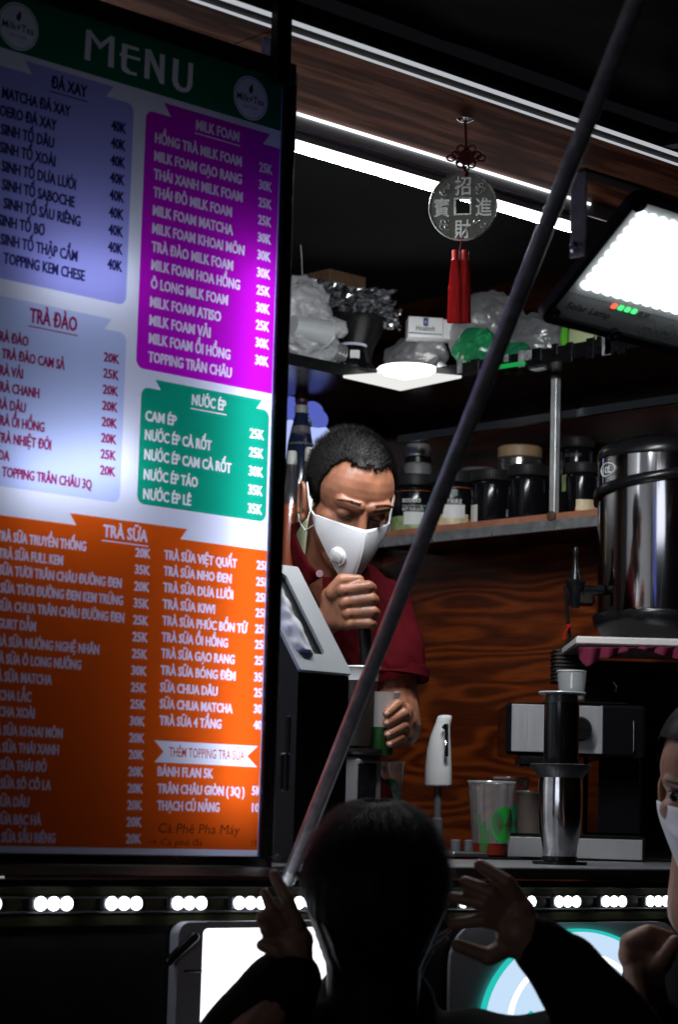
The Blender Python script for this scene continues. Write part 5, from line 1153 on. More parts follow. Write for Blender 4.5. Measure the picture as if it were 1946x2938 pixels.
def urnp(ang, z, r): a = va + R(ang); return Vector((r * math.cos(a), r * math.sin(a), z))
b = MB(); tq = urnp(-62, z_(1705), 206 * k); dr = Vector((tq.x, tq.y, 0)).normalized(); dl = -CR
b.tube([tq, tq + dl * (46 * k) + dr * .01], 15 * k, 14); tpn = b.build('tap_neck', BLACKP, urn)
te = tq + dl * (66 * k) + dr * .012
b = MB(); b.lathe([(0, -52 * k), (12 * k, -52 * k), (15 * k, -10 * k), (22 * k, 4 * k), (29 * k, 22 * k), (29 * k, 26 * k), (18 * k, 30 * k), (12 * k, 58 * k), (9 * k, 66 * k), (7 * k, 100 * k), (9 * k, 116 * k), (6 * k, 124 * k), (0, 125 * k)], 24, Matrix.Translation(te)); b.build('tap_body', BLACKP, urn)
tx = urnp(-58, 0, 206 * k + .0015); n_ = Vector((tx.x, tx.y, 0)).normalized(); ux_ = Vector((0, 0, 1)).cross(n_)
lettering('10L', 'lettering', WPR, urn, ur + tx + Vector((0, 0, z_(1366))), ux_, (0, 0, 1), width=48 * k, height=21 * k, off=.008, align='C', wrap=206 * k)
b = MB(); N_ = 30; b.tube([tuple(tx + ux_ * (38 * k * math.cos(6.2832 * i / N_)) + Vector((0, 0, z_(1355) + 19 * k * math.sin(6.2832 * i / N_))) - n_ * (206 * k * (1 - math.sqrt(max(0, 1 - (38 * math.cos(6.2832 * i / N_) / 206) ** 2))))) for i in range(N_)], .0012, 6, closed=True); b.build('lettering_ring', WPR, urn)
# basket and cords on the wall
s = 5.0; k = s / FPX
def weave(px0, px1, py0, py1, s, label):
    c = V((px0 + px1) / 2, py1, s); t = thing('wicker_basket', label, 'basket', c, yaw); w = m(px1 - px0, s); h = m(py1 - py0, s); d = .08
    for i in range(9):
        z = h * (i + .5) / 9; b = MB(); pts = []
        for q in range(41):
            u = q / 40 * (2 * w + 2 * d); wob = .0025 * (1 if (q + i) % 2 else -1)
            if u < w: p = (u - w / 2, -d / 2 + wob, z)
            elif u < w + d: p = (w / 2 - wob, -d / 2 + (u - w), z)
            elif u < 2 * w + d: p = (w / 2 - (u - w - d), d / 2 - wob, z)
            else: p = (-w / 2 + wob, d / 2 - (u - 2 * w - d), z)
            pts.append(p)
        b.tube(pts[:-1], h / 20, 5, closed=True); b.build('woven_strand', mat('dark wicker', (.028, .022, .018), .5), t)
    b = MB(); b.box(-w / 2 + .004, w / 2 - .004, -d / 2 + .004, d / 2 - .004, .002, .008); b.build('basket_floor', mat('dark wicker', (.03, .025, .02), .5), t); return t
weave(1590, 1690, 1866, 1962, 4.95, 'dark wicker basket hanging on the wall beside the urn board')
weave(1640, 1700, 1700, 1735, 5.05, 'small dark wicker tray just behind the urn tap')
pts = [(1623, 1680), (1627, 1730), (1632, 1790), (1636, 1830), (1626, 1850), (1608, 1866)]
b = MB(); b.tube([V(x, y, 4.95) for x, y in pts], .004, 8); cd_ = thing('hanging_cord', 'black cord with red tie hanging down to the wicker basket', 'cord', V(1608, 1866, 4.95)); bw(b, 'cord', BLACKM, cd_)
b = MB(); b.tube([V(1626, 1795, 4.94), V(1640, 1792, 4.935), V(1632, 1800, 4.935), V(1620, 1818, 4.94), V(1619, 1835, 4.94)], .0022, 6); bw(b, 'red_tie', mat('red tie', (.5, .01, .01), .4), cd_)
# ------------------------------------------------------------------ the man behind the counter
SKIN = mat('tanned skin', (.29, .118, .066), .40, var=.28, scale=30, bump=.22, bscale=320, sss=.06)
SHIRT = mat('maroon pique cotton', (.062, .0025, .005), .9, var=.12, scale=60, bump=.25, bscale=700, spec=.08)
HAIRM = mat('short black hair', (.012, .011, .011), .5, spec=.2)
MASKW = mat('white mask fabric', (.62, .62, .65), .75, bump=.12, bscale=500)
D0 = 4.35
def H(px, py, dd=0.0): return V(px, py, D0 + dd)
man = thing('person', 'man in a maroon polo shirt and white mask stirring a drink behind the counter', 'person', onZ(985, 3400, .30) if False else Vector((H(985, 1900).x, H(985, 1900).y, .30)))
psi, th = R(18), R(18)
fwd_c = Vector((math.sin(psi) * math.cos(th), -math.sin(th), math.cos(psi) * math.cos(th))); rt_c = Vector((math.cos(psi), 0, -math.sin(psi))); roll = R(-7)
up_c = fwd_c.cross(rt_c)
rt_c, up_c = rt_c * math.cos(roll) + up_c * math.sin(roll), up_c * math.cos(roll) - rt_c * math.sin(roll)
HF, HR, HU = C2W @ fwd_c, C2W @ rt_c, C2W @ up_c
HO = H(1002, 1432)
HS = 1.04
HM = basis(HO, HR * HS, HF * HS, HU * HS)                 # head frame: x to the viewer's right, y out of the face, z up
sk = MB()
sk.ell((0, -.018, .040), (.076, .094, .082), 28, 18, HM)
sk.ell((0, .026, .030), (.069, .066, .072), 24, 16, HM)           # forehead
sk.ell((0, .020, -.040), (.064, .068, .080), 24, 16, HM)          # face
sk.ell((0, .040, -.092), (.044, .046, .034), 20, 12, HM)          # chin
sk.capsule((-.042, .074, .016), .013, (-.012, .086, .012), .013, 10, HM); sk.capsule((.042, .074, .016), .013, (.012, .086, .012), .013, 10, HM)   # brows
for sg in (-1, 1):
    sk.ell((sg * .036, .040, -.026), (.027, .025, .022), 14, 10, HM)    # cheekbone
    sk.ell((sg * .032, .0735, -.004), (.0165, .0135, .0105), 14, 10, HM)  # closed lid
    sk.ell((sg * .0775, -.012, -.018), (.008, .019, .034), 14, 12, HM, rot=Matrix.Rotation(R(sg * 14), 3, 'Y') @ Matrix.Rotation(R(-sg * 18), 3, 'Z'))   # ear plate
    rim = [Vector((sg * (.0845 + .004 * math.sin(a)), -.016 - .017 * math.cos(a), -.016 + .031 * math.sin(a))) for a in [R(-60 + 24 * i) for i in range(12)]]
    for a, c in zip(rim, rim[1:]): sk.capsule(a, .0038, c, .0038, 8, HM)
    sk.ell((sg * .079, -.004, -.046), (.006, .008, .010), 10, 8, HM)     # lobe
sk.capsule((0, .086, .004), .0085, (0, .095, -.036), .0100, 12, HM)
neck_top, neck_base = HM @ Vector((0, -.035, -.055)), H(962, 1650, .09)
sk.capsule(neck_top, .056, neck_base, .062, 18); sk.capsule(neck_base, .062, H(955, 1720, .14), .075, 18)
# his right arm: elbow behind the napkin box, fist in front of the chest
elb, wr = H(840, 1900, -.02), H(915, 1806, -.15)
sk.capsule(H(800, 1760, .10), .046, elb, .040, 16); sk.capsule(elb, .040, (elb + wr) / 2, .036, 16); sk.capsule((elb + wr) / 2, .036, wr, .0265, 16)
FD = -.21
def F(px, py, dd=0.0): return H(px, py, FD + dd)
sk.capsule(wr, .026, F(945, 1775, .02), .025, 14)
sk.capsule(F(950, 1712, .012), .019, F(958, 1778, .012), .022, 14); sk.capsule(F(975, 1700, .0), .017, F(990, 1785, .0), .016, 14); sk.capsule(F(955, 1745, .02), .024, F(985, 1745, .02), .022, 14)
for i, (xk, yk, xp, yp, r) in enumerate(((984, 1693, 1056, 1684, .0122), (992, 1728, 1064, 1718, .0120), (1000, 1759, 1068, 1754, .0112), (1006, 1789, 1062, 1788, .0100))):
    k0, p1, p2, p3 = F(xk, yk, -.012), F(xp, yp, -.016), F(xp + 8, yp + 4, .014), F(xp - 38, yp + 8, .030)
    sk.capsule(k0, r * 1.12, p1, r, 12); sk.capsule(p1, r * 1.02, p2, r * .95, 12); sk.capsule(p2, r * .95, p3, r * .85, 12)
    sk.ell(k0 + CT * .004, (r * 1.12,) * 3, 12, 8)
t0, t1, t2 = F(958, 1700, -.004), F(982, 1666, -.012), F(1030, 1664, -.004)
sk.capsule(t0, .0165, t1, .0132, 12); sk.capsule(t1, .0132, t2, .0100, 12)
# his left arm: hangs from the sleeve, hand round the measuring cup
e2, w2 = H(1150, 2088, .06), H(1160, 2078, -.10)
sk.capsule(H(1118, 1860, .10), .047, H(1136, 1985, .08), .043, 16); sk.capsule(H(1136, 1985, .08), .043, e2, .040, 16); sk.capsule(e2, .039, (e2 + w2) / 2, .035, 16); sk.capsule((e2 + w2) / 2, .035, w2, .026, 16)
GD = -.20
def G(px, py, dd=0.0): return H(px, py, GD + dd)
sk.capsule(w2, .025, G(1160, 2070, .03), .024, 14); sk.capsule(G(1160, 2042, .02), .018, G(1158, 2112, .02), .018, 14)
sk.capsule(G(1150, 2050, .02), .016, G(1150, 2105, .02), .016, 12)
for xk, yk, xp, yp, xt, yt, r in ((1140, 2028, 1140, 2022, 1113, 2046, .0112), (1150, 2058, 1158, 2048, 1113, 2073, .0112), (1150, 2090, 1158, 2082, 1116, 2106, .0106), (1146, 2120, 1152, 2114, 1120, 2134, .0096)):
    sk.capsule(G(xk + 8, yk, .016), r * 1.1, G(xp, yp, -.018), r, 12); sk.capsule(G(xp, yp, -.018), r, G(xt, yt, -.030), r * .86, 12)
skb = fuse(sk, .0022, 2, .4)
body = bw(skb, 'body', SKIN, man)
NAIL = mat('finger nail', (.52, .30, .24), .3)
for xt, yt in ((1107, 2048), (1107, 2075), (1110, 2108), (1115, 2136)):
    b = MB(); b.ell(G(xt + 3, yt, -.0385), (.0048, .0045, .0018), 10, 6, rot=C2W); bw(b, 'finger_nail', NAIL, body)
# lashes / lid lines and brows
DARK = mat('brow hair', (.012, .009, .008), .6)
for sg in (-1, 1):
    b = MB(); b.tube([HM @ Vector((sg * (.016 + .0045 * i), .0855 - .0016 * abs(i - 2) ** 1.5, -.0085 - .0011 * math.sin(i / 7 * math.pi) * 3)) for i in range(8)], [.0006, .001, .0012, .0013, .0013, .0012, .001, .0005], 6); bw(b, 'eyelid_line', DARK, body)
    b = MB()
    for i in range(190):
        u = random.random(); x = sg * (.012 + .040 * u); z = .0185 + .004 * math.sin(u * 2.6) - .003 * u + random.uniform(-.0034, .0034) * (1.1 - .7 * u); y = .0985 - .018 * u ** 1.7 + .0006 + .001 * random.random()
        p = HM @ Vector((x, y, z)); q = HM @ Vector((x + sg * .007, y - .0016, z + .0006)); w = HU * .00035
        b.add([p - w, p + w, q], [(0, 1, 2)])
    bw(b, 'eyebrow', DARK, body, kind='stuff')
# hair: a close cap plus thousands of short hairs
hc = MB()
hc.ell((0, -.020, .040), (.0785, .097, .0835), 40, 28, HM); hc.ell((0, .022, .042), (.0715, .067, .062), 36, 24, HM)
hb = fuse(hc, .0035, 3, .5)
HMI = HM.inverted()
def hairline(p):       # p in head frame: True where hair grows
    x, y, z = p
    if y < -.035: zl = -.045
    elif y < .005: zl = -.045 + (y + .035) * .6
    elif y < .05: zl = -.021 + (y - .005) * 2.35
    else: zl = .085
    if y > .03 and abs(x) < .04: zl = min(zl, .084 - .16 * (.04 - abs(x)))
    return z > zl + .011 * noise.noise((x * 170, y * 120, z * 90))
keep = [hairline(HMI @ Vector(v)) for v in hb.v]
cap_ = MB(); cap_.v = hb.v; cap_.f = [f for f in hb.f if all(keep[i] for i in f)]; cap_.sm = [True] * len(cap_.f)
pts = [i for i, kq in enumerate(keep) if kq]; edge = sorted({i for f in hb.f if not all(keep[i] for i in f) for i in f if keep[i]})
hs = MB(); cen = HM @ Vector((0, -.01, .03))
for _ in range(16000):
    i = random.choice(pts) if _ > 3500 else random.choice(edge); p = Vector(hb.v[i]) + Vector((random.uniform(-1, 1), random.uniform(-1, 1), random.uniform(-1, 1))) * .0018
    n = (p - cen).normalized(); lp = HMI @ p
    flow = HF * (.9 if lp.y > -.04 else .1) + HU * (-.5 if lp.z < .03 else .25) + HR * random.uniform(-.5, .5)
    d = (n * random.uniform(.5, 1.2) + flow * random.uniform(.3, .9)).normalized(); L = random.uniform(.006, .0125) * (1.2 if lp.z > .07 else .85)
    w = d.cross(n + Vector((.01, .02, .03))); w = w.normalized() * .00034
    hs.add([p - d * .002 - w, p - d * .002 + w, p + d * L], [(0, 1, 2)])
hair = bw(cap_, 'hair', HAIRM, man); o = bw(hs, 'hair_strands', HAIRM, hair); o['kind'] = 'stuff'
# mask: folded cup with centre ridge, valve and ear loops (placed on the photograph's outline, wrapped round the face)
def MQ(x, y, z): return HM @ Vector((x, y, z))
vs = []; fs = []; nu_, nv_ = 24, 20
for j in range(nv_ + 1):
    v = j / nv_                                # 0 top edge .. 1 chin point
    for i in range(nu_ + 1):
        u = i / nu_ * 2 - 1                     # -1 left .. 1 right
        a = abs(u)
        top = -.022 - .004 * a; bot = -.138 + .088 * a ** 1.25
        z = top + (bot - top) * v
        ridge = .112 + .016 * math.sin(math.pi * min(1, v * 1.05)) ** .8 - .018 * v
        side = .032 + .010 * v
        y = ridge + (side - ridge) * (a ** 1.18) 
        x = u * (.076 - .008 * v)
        vs.append(MQ(x, y, z))
for j in range(nv_):
    for i in range(nu_):
        a = j * (nu_ + 1) + i; fs.append((a, a + 1, a + nu_ + 2, a + nu_ + 1))
b = MB(); b.add(vs, fs, False); b.sm = [True] * len(b.sm); msk = bw(b, 'mask', MASKW, man); md = msk.modifiers.new('s', 'SOLIDIFY'); md.thickness = .0016
def mpt(u, v, lift=.0):
    i = (u + 1) / 2 * nu_; j = v * nv_; i0, j0 = min(int(i), nu_ - 1), min(int(j), nv_ - 1); fi, fj = i - i0, j - j0
    g = lambda a, c: vs[c * (nu_ + 1) + a]
    p = g(i0, j0) * (1 - fi) * (1 - fj) + g(i0 + 1, j0) * fi * (1 - fj) + g(i0, j0 + 1) * (1 - fi) * fj + g(i0 + 1, j0 + 1) * fi * fj
    n = (g(i0 + 1, j0) - g(i0, j0)).cross(g(i0, j0 + 1) - g(i0, j0)).normalized(); n = n if n.dot(HF) > 0 else -n
    return p + n * lift, n
b = MB(); b.tube([mpt(0, j / 14, .0012)[0] for j in range(1, 14)], .0016, 6); bw(b, 'ridge_seam', MASKW, msk)
b = MB(); b.tube([mpt(-.96 + 1.92 * i / 30, .055, .0008)[0] for i in range(31)], .0011, 6); bw(b, 'top_hem', MASKW, msk)
for (ua, va_, ub, vb) in ((-.72, .24, -.1, .20), (-.72, .34, -.06, .36), (-.70, .46, -.08, .72), (.2, .25, .8, .3)):
    b = MB(); b.tube([mpt(ua + (ub - ua) * i / 12, va_ + (vb - va_) * i / 12, .0004)[0] for i in range(13)], .0009, 6); bw(b, 'weld_line', MASKW, msk)
pv, nv = mpt(-.40, .70, .001); xv = HR - nv * HR.dot(nv); xv.normalize(); yv = nv.cross(xv); VM = basis(pv, xv, yv, nv)
b = MB(); b.lathe([(.0185, -.002), (.0185, .003), (.016, .0055), (.013, .0055), (.0125, .0045)], 32, VM, cap=False); val = bw(b, 'valve', mat('white valve', (.78, .78, .80), .4), msk)
b = MB(); b.lathe([(.0128, .003), (.0125, .0075), (.010, .009), (0, .0095)], 28, VM @ Matrix.Translation((.0, .003, 0))); bw(b, 'valve_cap', mat('white valve', (.78, .78, .80), .4), val)
for i in range(6):
    b = MB(); b.box(-.0011 + (i - 2.5) * .0042, .0009 + (i - 2.5) * .0042, -.0165, -.0105, .0052, .0068, 0, VM); bw(b, 'valve_slot', mat('slot grey', (.35, .35, .37), .6), val)
for sg in (-1, 1):
    b = MB(); b.tube([mpt(sg * .93, .12, .001)[0], MQ(sg * .0775, .022, -.022), MQ(sg * .081, .010, -.004), MQ(sg * .083, .002, .010), MQ(sg * .083, -.010, .019)], [.0019, .0019, .0019, .0019, .0016], 8); bw(b, 'ear_loop', MASKW, msk)
    b = MB(); b.tube([mpt(sg * .95, .55, .001)[0], MQ(sg * .074, .012, -.066), MQ(sg * .079, -.006, -.060), MQ(sg * .083, -.020, -.046)], .0014, 8); bw(b, 'ear_loop', MASKW, msk)
# polo shirt
sh = MB()
sh.capsule(H(845, 1735, .15), .072, H(1085, 1752, .16), .068, 18); sh.capsule(H(905, 1700, .13), .066, H(1020, 1700, .13), .064, 18)
sh.capsule(H(900, 1850, .15), .105, H(1010, 1850, .15), .100, 20); sh.capsule(H(890, 2050, .16), .110, H(1000, 2050, .16), .104, 20); sh.capsule(H(890, 2330, .17), .115, H(985, 2330, .17), .105, 20)
sh.capsule(H(1090, 1745, .13), .062, H(1126, 1850, .10), .062, 18); sh.capsule(H(1126, 1850, .10), .062, H(1135, 1925, .085), .0605, 18)
sh.capsule(H(820, 1740, .13), .062, H(800, 1850, .06), .060, 18); sh.capsule(H(800, 1850, .06), .060, H(815, 1900, .02), .056, 18)
shb = fuse(sh, .005, 8, .5); out = []
for v in shb.v:
    q = Vector(v) * 9; q2 = Vector((q.dot(CR) * 1.6 + q.z * .8, q.z * .55, q.dot(CT) * .5)); n = noise.noise(q) * .006 - (abs(noise.noise(q2 + Vector((3, 1, 2)))) - .3) * .022 - (abs(noise.noise(q2 * 2.2)) - .3) * .009; p = Vector(v); out.append(tuple(p + CT * n + CR * n * .4))
shb.v = out
# open the neck and cut the sleeve hems square
nb = H(955, 1640, .05); ms = []
for f in shb.f:
    c = Vector(shb.v[f[0]]); l = W2C @ (c - EYE); px, py = 973 + FPX * l.x / -l.z, 1469 - FPX * l.y / -l.z
    hem = px > 1070 and py > 1962 - .28 * (px - 1070) and py < 2010 and -l.z < D0 + .19 and px > 1085
    ms.append(not hem)
shb.f = [f for f, kq in zip(shb.f, ms) if kq]; shb.sm = [True] * len(shb.f)
shirt = bw(shb, 'polo_shirt', SHIRT, man)
ca, cb2 = H(1131, 1905, .088), H(1139, 1938, .082); ax_ = (cb2 - ca).normalized(); tilt = (ax_ + CR * -.30).normalized(); e1 = tilt.cross(CT).normalized(); e2_ = tilt.cross(e1)
b = MB(); b.lathe([(.0625, -.012), (.0650, -.010), (.0655, .010), (.0635, .012), (.0615, .010), (.0612, -.010), (.0625, -.012)], 40, basis(cb2 - ax_ * .006, e1, e2_, tilt), cap=False); bw(b, 'sleeve_cuff', SHIRT, shirt)
def sheet(pa, pb, name, th_=.004, mt=SHIRT, par=None):   # ribbon between two point rows
    vs = []; n = len(pa); K = 6
    for j in range(K + 1):
        for i in range(n): vs.append(pa[i].lerp(pb[i], j / K))
    b = MB(); b.add(vs, [(j * n + i, j * n + i + 1, (j + 1) * n + i + 1, (j + 1) * n + i) for j in range(K) for i in range(n - 1)], True)
    o = bw(b, name, mt, par or shirt); md = o.modifiers.new('s', 'SOLIDIFY'); md.thickness = th_; return o
# collar: left wing (stands up by the neck, folds to the placket) and right wing
sheet([H(868, 1500, .06), H(848, 1530, .03), H(866, 1575, -.01), H(890, 1620, -.03), H(925, 1655, -.035)], [H(840, 1505, .07), H(838, 1570, .05), H(848, 1640, .02), H(868, 1690, -.005), H(905, 1668, -.03)], 'collar')
sheet([H(1040, 1575, .03), H(1036, 1610, .0), H(1018, 1640, -.02), H(1000, 1660, -.03)], [H(1052, 1592, .04), H(1062, 1650, .02), H(1060, 1690, .0), H(1050, 1712, -.01)], 'collar')
sheet([H(925, 1655, -.036), H(928, 1720, -.03), H(935, 1800, -.02)], [H(1000, 1662, -.034), H(985, 1725, -.03), H(985, 1800, -.02)], 'placket')
b = MB(); bc = H(917, 1646, -.05); b.lathe([(0, .001), (.0065, .001), (.007, 0), (.0065, -.001), (0, -.001)], 18, basis(bc, CR, CU, CT)); bw(b, 'button', mat('pearl button', (.30, .17, .2), .2), shirt)
b = MB(); b.tube([H(834 + 22 * math.cos(R(a)), 1745 - 22 * math.sin(R(a)) * 1.4, -.0) for a in range(100, 260, 16)], .0012, 5); bw(b, 'embroidered_logo', mat('pale thread', (.35, .3, .28), .7), shirt)
lettering('Ul Cu', 'lettering', mat('grey thread', (.28, .3, .28), .7), shirt, H(826, 1762, -.005), CR, CU, width=m(38, 4.3), height=m(16, 4.3), off=.0)
# ------------------------------------------------------------------ what he holds
ms_ = thing('muddler', 'black muddler stick gripped in the man\'s fist', 'muddler', F(1062, 1960, .02))
b = MB(); b.tube([F(1030, 1658, .012), F(1034, 1690, .012), F(1047, 1810, .014), F(1062, 1960, .02)], [.008, .0105, .0115, .013], 16); bw(b, 'stick', mat('matt black rod', (.012, .012, .013), .4), ms_)
s = D0 + GD - .012; k = s / FPX; cb_ = V(1098, 2166, s); mcup = thing('measuring_jug', 'frosted measuring jug with dark green drink held in the man\'s left hand', 'jug', cb_)
hh = 180 * k
b = MB(); b.lathe([(32.4 * k, hh * .44), (36 * k, hh)], 32, cap=False); b.build('jug_wall', film('frosted jug wall', (.75, .77, .77), .38, .25), mcup)
b = MB(); b.lathe([(0, .0), (29 * k, .0), (31 * k, .004), (32.3 * k, hh * .435), (0, hh * .435)], 28); b.build('drink', mat('dark green drink', (.007, .04, .008), .3), mcup)
b = MB(); sp = CR * (36 * k); b.add([sp * .7 + Vector((0, 0, hh)), sp * 1.45 + Vector((0, 0, hh + .001)), sp * .98 + Vector((0, 0, hh * .78)), sp * .9 + CT * .012 + Vector((0, 0, hh)), sp * .9 - CT * .012 + Vector((0, 0, hh))], [(0, 3, 1), (3, 2, 1), (0, 1, 4), (4, 1, 2)]); b.build('spout', FROST, mcup)
# ------------------------------------------------------------------ lit panels low on the stall front
YF = 2.436
a0, a1 = onY(505, 2645, YF), onY(1000, 2645, YF); zb = .33
pan = thing('glowing_panel', 'white panel given its own glow, with pale plastic rim, low on the stall front', 'glowing panel', ((a0.x + a1.x) / 2, YF, zb))
PM = basis((0, YF, 0), (1, 0, 0), (0, 0, 1), (0, -1, 0)); ztop = a0.z
inx = onY(575, 2670, YF).x; inz = onY(700, 2662, YF).z
bw(ringprism(rrect(a0.x, a1.x, zb, ztop, .02, 6), rrect(inx, a1.x - .03, zb + .03, inz, .008, 6), -.012, .006, PM), 'rim', mat('pale plastic rim', (.55, .56, .62), .4, var=.15, scale=10), pan)
b = MB(); b.prism(rrect(inx + .0005, a1.x - .0305, zb + .0305, inz - .0005, .008, 6), .004, PM @ Matrix.Translation((0, 0, -.004))); bw(b, 'glowing_sheet', glow('panel glow', (.93, .95, 1.0), 2.2), pan)  # own glow stands in for the LED strip's light on the white panel
b = MB(); q = onY(535, 2715, 2.43); b.capsule(q + Vector((-.03, 0, -.02)), .006, q + Vector((.012, 0, .012)), .008, 10); bw(b, 'handle', BLACKP, pan)  # dark bar put in for the shadow of fingers on the panel
q = onY(545, 2782, 2.43); b = MB(); b.box(a0.x + .01, inx - .001, YF - .009, YF - .0065, q.z - .004, q.z, .001); bw(b, 'rim_seam', BLACKP, pan)
# round turquoise-edged sign
cc_ = onY(1652, 2925, YF); disc = thing('round_sign', 'round lit sign with turquoise border and white inner line low on the counter front', 'sign', (cc_.x, YF, cc_.z - .16))
rx = (onY(1915, 2925, YF).x - onY(1385, 2925, YF).x) / 2; rz = onY(1652, 2664, YF).z - cc_.z
def elring(k0, k1, z0, z1, nm, mt, a0=0, a1=360, par=None):
    n = 72; A_ = [R(a0 + (a1 - a0) * i / n) for i in range(n + 1)]; o_ = [(cc_.x + rx * k0 * math.cos(a), cc_.z + rz * k0 * math.sin(a)) for a in A_]; i_ = [(cc_.x + rx * k1 * math.cos(a), cc_.z + rz * k1 * math.sin(a)) for a in A_]
    vs = [(x, y, z1) for x, y in o_ + i_] + [(x, y, z0) for x, y in o_ + i_]; N_ = n + 1; fs = []
    for i in range(n): fs += [(i, i + 1, N_ + i + 1, N_ + i), (2 * N_ + i, 3 * N_ + i, 3 * N_ + i + 1, 2 * N_ + i + 1), (i, 2 * N_ + i, 2 * N_ + i + 1, i + 1), (N_ + i, N_ + i + 1, 3 * N_ + i + 1, 3 * N_ + i)]
    mb = MB(); mb.add(vs, fs, False, PM); return bw(mb, nm, mt, par or disc)
elring(1.0, .965, 0, .006, 'border', glow('turquoise glow', (.02, .55, .48), 1.0))
elring(.965, .0, 0, .004, 'face', glow('pale blue glow', (.55, .72, .92), 1.05))
elring(.74, .69, .0045, .006, 'inner_line', glow('white line glow', (1, 1, 1), 1.6), 5, 172)
# wavy dark lower print with turquoise edge
wv = [(-.80, -.05), (-.70, .02), (-.62, -.02), (-.5, .10), (-.40, .02), (-.25, -.16), (-.1, -.12), (.1, -.25), (.3, -.22)]
b = MB(); b.tube([(cc_.x + rx * x, YF - .006, cc_.z + rz * y) for x, y in wv], .004, 8); bw(b, 'wave_line', glow('turquoise glow', (.02, .55, .48), 1.0), disc)
# pale casing behind the sign
b = MB(); b.prism(rrect(onY(1295, 2800, YF).x, onY(1960, 2800, YF).x, .45, onY(1600, 2648, YF).z, .06, 6), .006, PM @ Matrix.Translation((0, 0, -.008))); bw(b, 'casing', mat('pale casing', (.5, .49, .53), .5), disc)

# ------------------------------------------------------------------ girl in the foreground, seen from behind
SK2 = mat('shaded skin', (.26, .135, .09), .5, var=.1, scale=60, sss=.05)
JACK = mat('black jacket', (.005, .005, .006), .85, bump=.3, bscale=90, spec=.08)
HAIR2 = mat('long black hair', (.007, .006, .007), .5, var=.4, scale=60, bump=.5, bscale=120, stretch=(1, 1, .12), spec=.08)
S2 = 2.92
def K(px, py, dd=0.0): return V(px, py, S2 + dd)
girl = thing('person', 'dark-haired customer seen from behind raising both hands beside the head', 'person', Vector((K(1080, 2600).x, K(1080, 2600).y, 0)))
g = MB()
g.ell(K(1082, 2545, .02), (.080, .088, .105), 24, 18, rot=C2W); g.capsule(K(1078, 2640, .03), .05, K(1075, 2860, .03), .055, 16)
for (px, py, dd) in ((868, 2570, .0), (1294, 2570, .0)): pass
# left hand (viewer's left)
def L(px, py, dd=0.0): return K(px, py, -.10 + dd)
g.capsule(L(700, 3010, -.05), .040, L(845, 2800, 0), .027, 14); g.capsule(L(845, 2800), .024, L(838, 2710), .026, 14)
g.capsule(L(815, 2680), .017, L(855, 2700), .020, 12); g.capsule(L(812, 2660), .013, L(850, 2662), .014, 12)
for a, c, d, r in (((852, 2650), (824, 2578), (786, 2508), .0088), ((812, 2650), (778, 2606), (758, 2560), .0082), ((790, 2665), (752, 2632), (766, 2668), .0084), ((800, 2690), (762, 2668), (785, 2700), .0080)):
    g.capsule(L(*a, -.01), r * 1.12, L(*c, -.02), r, 10); g.capsule(L(*c, -.02), r, L(*d, -.012), r * .78, 10)
g.capsule(L(840, 2735, -.01), .013, L(795, 2728, -.02), .010, 10); g.capsule(L(795, 2728, -.02), .010, L(752, 2712, -.02), .008, 10)
# right hand
def Q(px, py, dd=0.0): return K(px, py, -.06 + dd)
g.capsule(Q(1740, 2930, .0), .034, Q(1545, 2730, 0), .026, 14); g.capsule(Q(1545, 2730), .027, Q(1490, 2670), .030, 14); g.capsule(Q(1490, 2620), .022, Q(1475, 2700), .022, 12)
for a, c, d, r in (((1500, 2600), (1455, 2530), (1378, 2482), .0100), ((1480, 2610), (1410, 2560), (1335, 2530), .0102), ((1470, 2630), (1390, 2592), (1300, 2575), .0100), ((1465, 2655), (1385, 2640), (1300, 2652), .0095)):
    g.capsule(Q(*a), r * 1.15, Q(*c, -.015), r, 10); g.capsule(Q(*c, -.015), r, Q(*d, -.005), r * .8, 10)
g.capsule(Q(1480, 2700), .015, Q(1405, 2745, -.01), .012, 10); g.capsule(Q(1405, 2745, -.01), .011, Q(1315, 2712, -.01), .009, 10)
gb = bw(fuse(g, .0026, 3, .4), 'body', SK2, girl)
j = MB()
j.capsule(K(880, 3090, .06), .085, K(1330, 3095, .06), .085, 18); j.capsule(K(870, 3330, .08), .14, K(1290, 3330, .08), .14, 18); j.capsule(K(1060, 2900, .05), .075, K(1090, 2900, .05), .075, 16)
j.capsule(K(870, 3020, .02), .075, L(690, 3040, -.02), .066, 16); j.capsule(L(690, 3040, -.02), .066, L(800, 2850, -.0), .050, 16); j.capsule(L(800, 2850, -.0), .050, L(836, 2790, 0), .040, 14)
j.capsule(K(1330, 3090, .02), .080, Q(1780, 3030, .0), .062, 16); j.capsule(Q(1800, 3000), .056, Q(1650, 2830), .044, 16); j.capsule(Q(1650, 2830), .044, Q(1555, 2715), .038, 16)
for px in (1000, 1180): j.capsule(K(px, 3400, .10), .11, K(px, 4600, .12), .10, 14)
jb = fuse(j, .008, 6, .5); jb.v = [tuple(Vector(v) + CT * (.010 * noise.noise(Vector(v) * 11)) + CU * (.016 * noise.noise(Vector(v) * 14 + Vector((4, 2, 1))))) for v in jb.v]
bw(jb, 'jacket', JACK, girl)
h = MB(); h.ell(K(1081, 2545, .0), (.093, .100, .110), 32, 22, rot=C2W); h.capsule(K(1078, 2600, -.02), .088, K(1072, 2760, .0), .062, 22); h.capsule(K(1072, 2760, .0), .062, K(1070, 2930, -.01), .058, 20)
hb_ = fuse(h, .005, 6, .5); out = []
c_ = K(1080, 2560)
for v in hb_.v:
    p = Vector(v); d = p - c_; an = math.atan2(d.dot(CR), d.dot(CT)); out.append(tuple(p + d.normalized() * (.0022 * noise.noise((an * 14, 0, p.z * 3)))))
hb_.v = out; hr = bw(hb_, 'hair', HAIR2, girl)
st = MB()
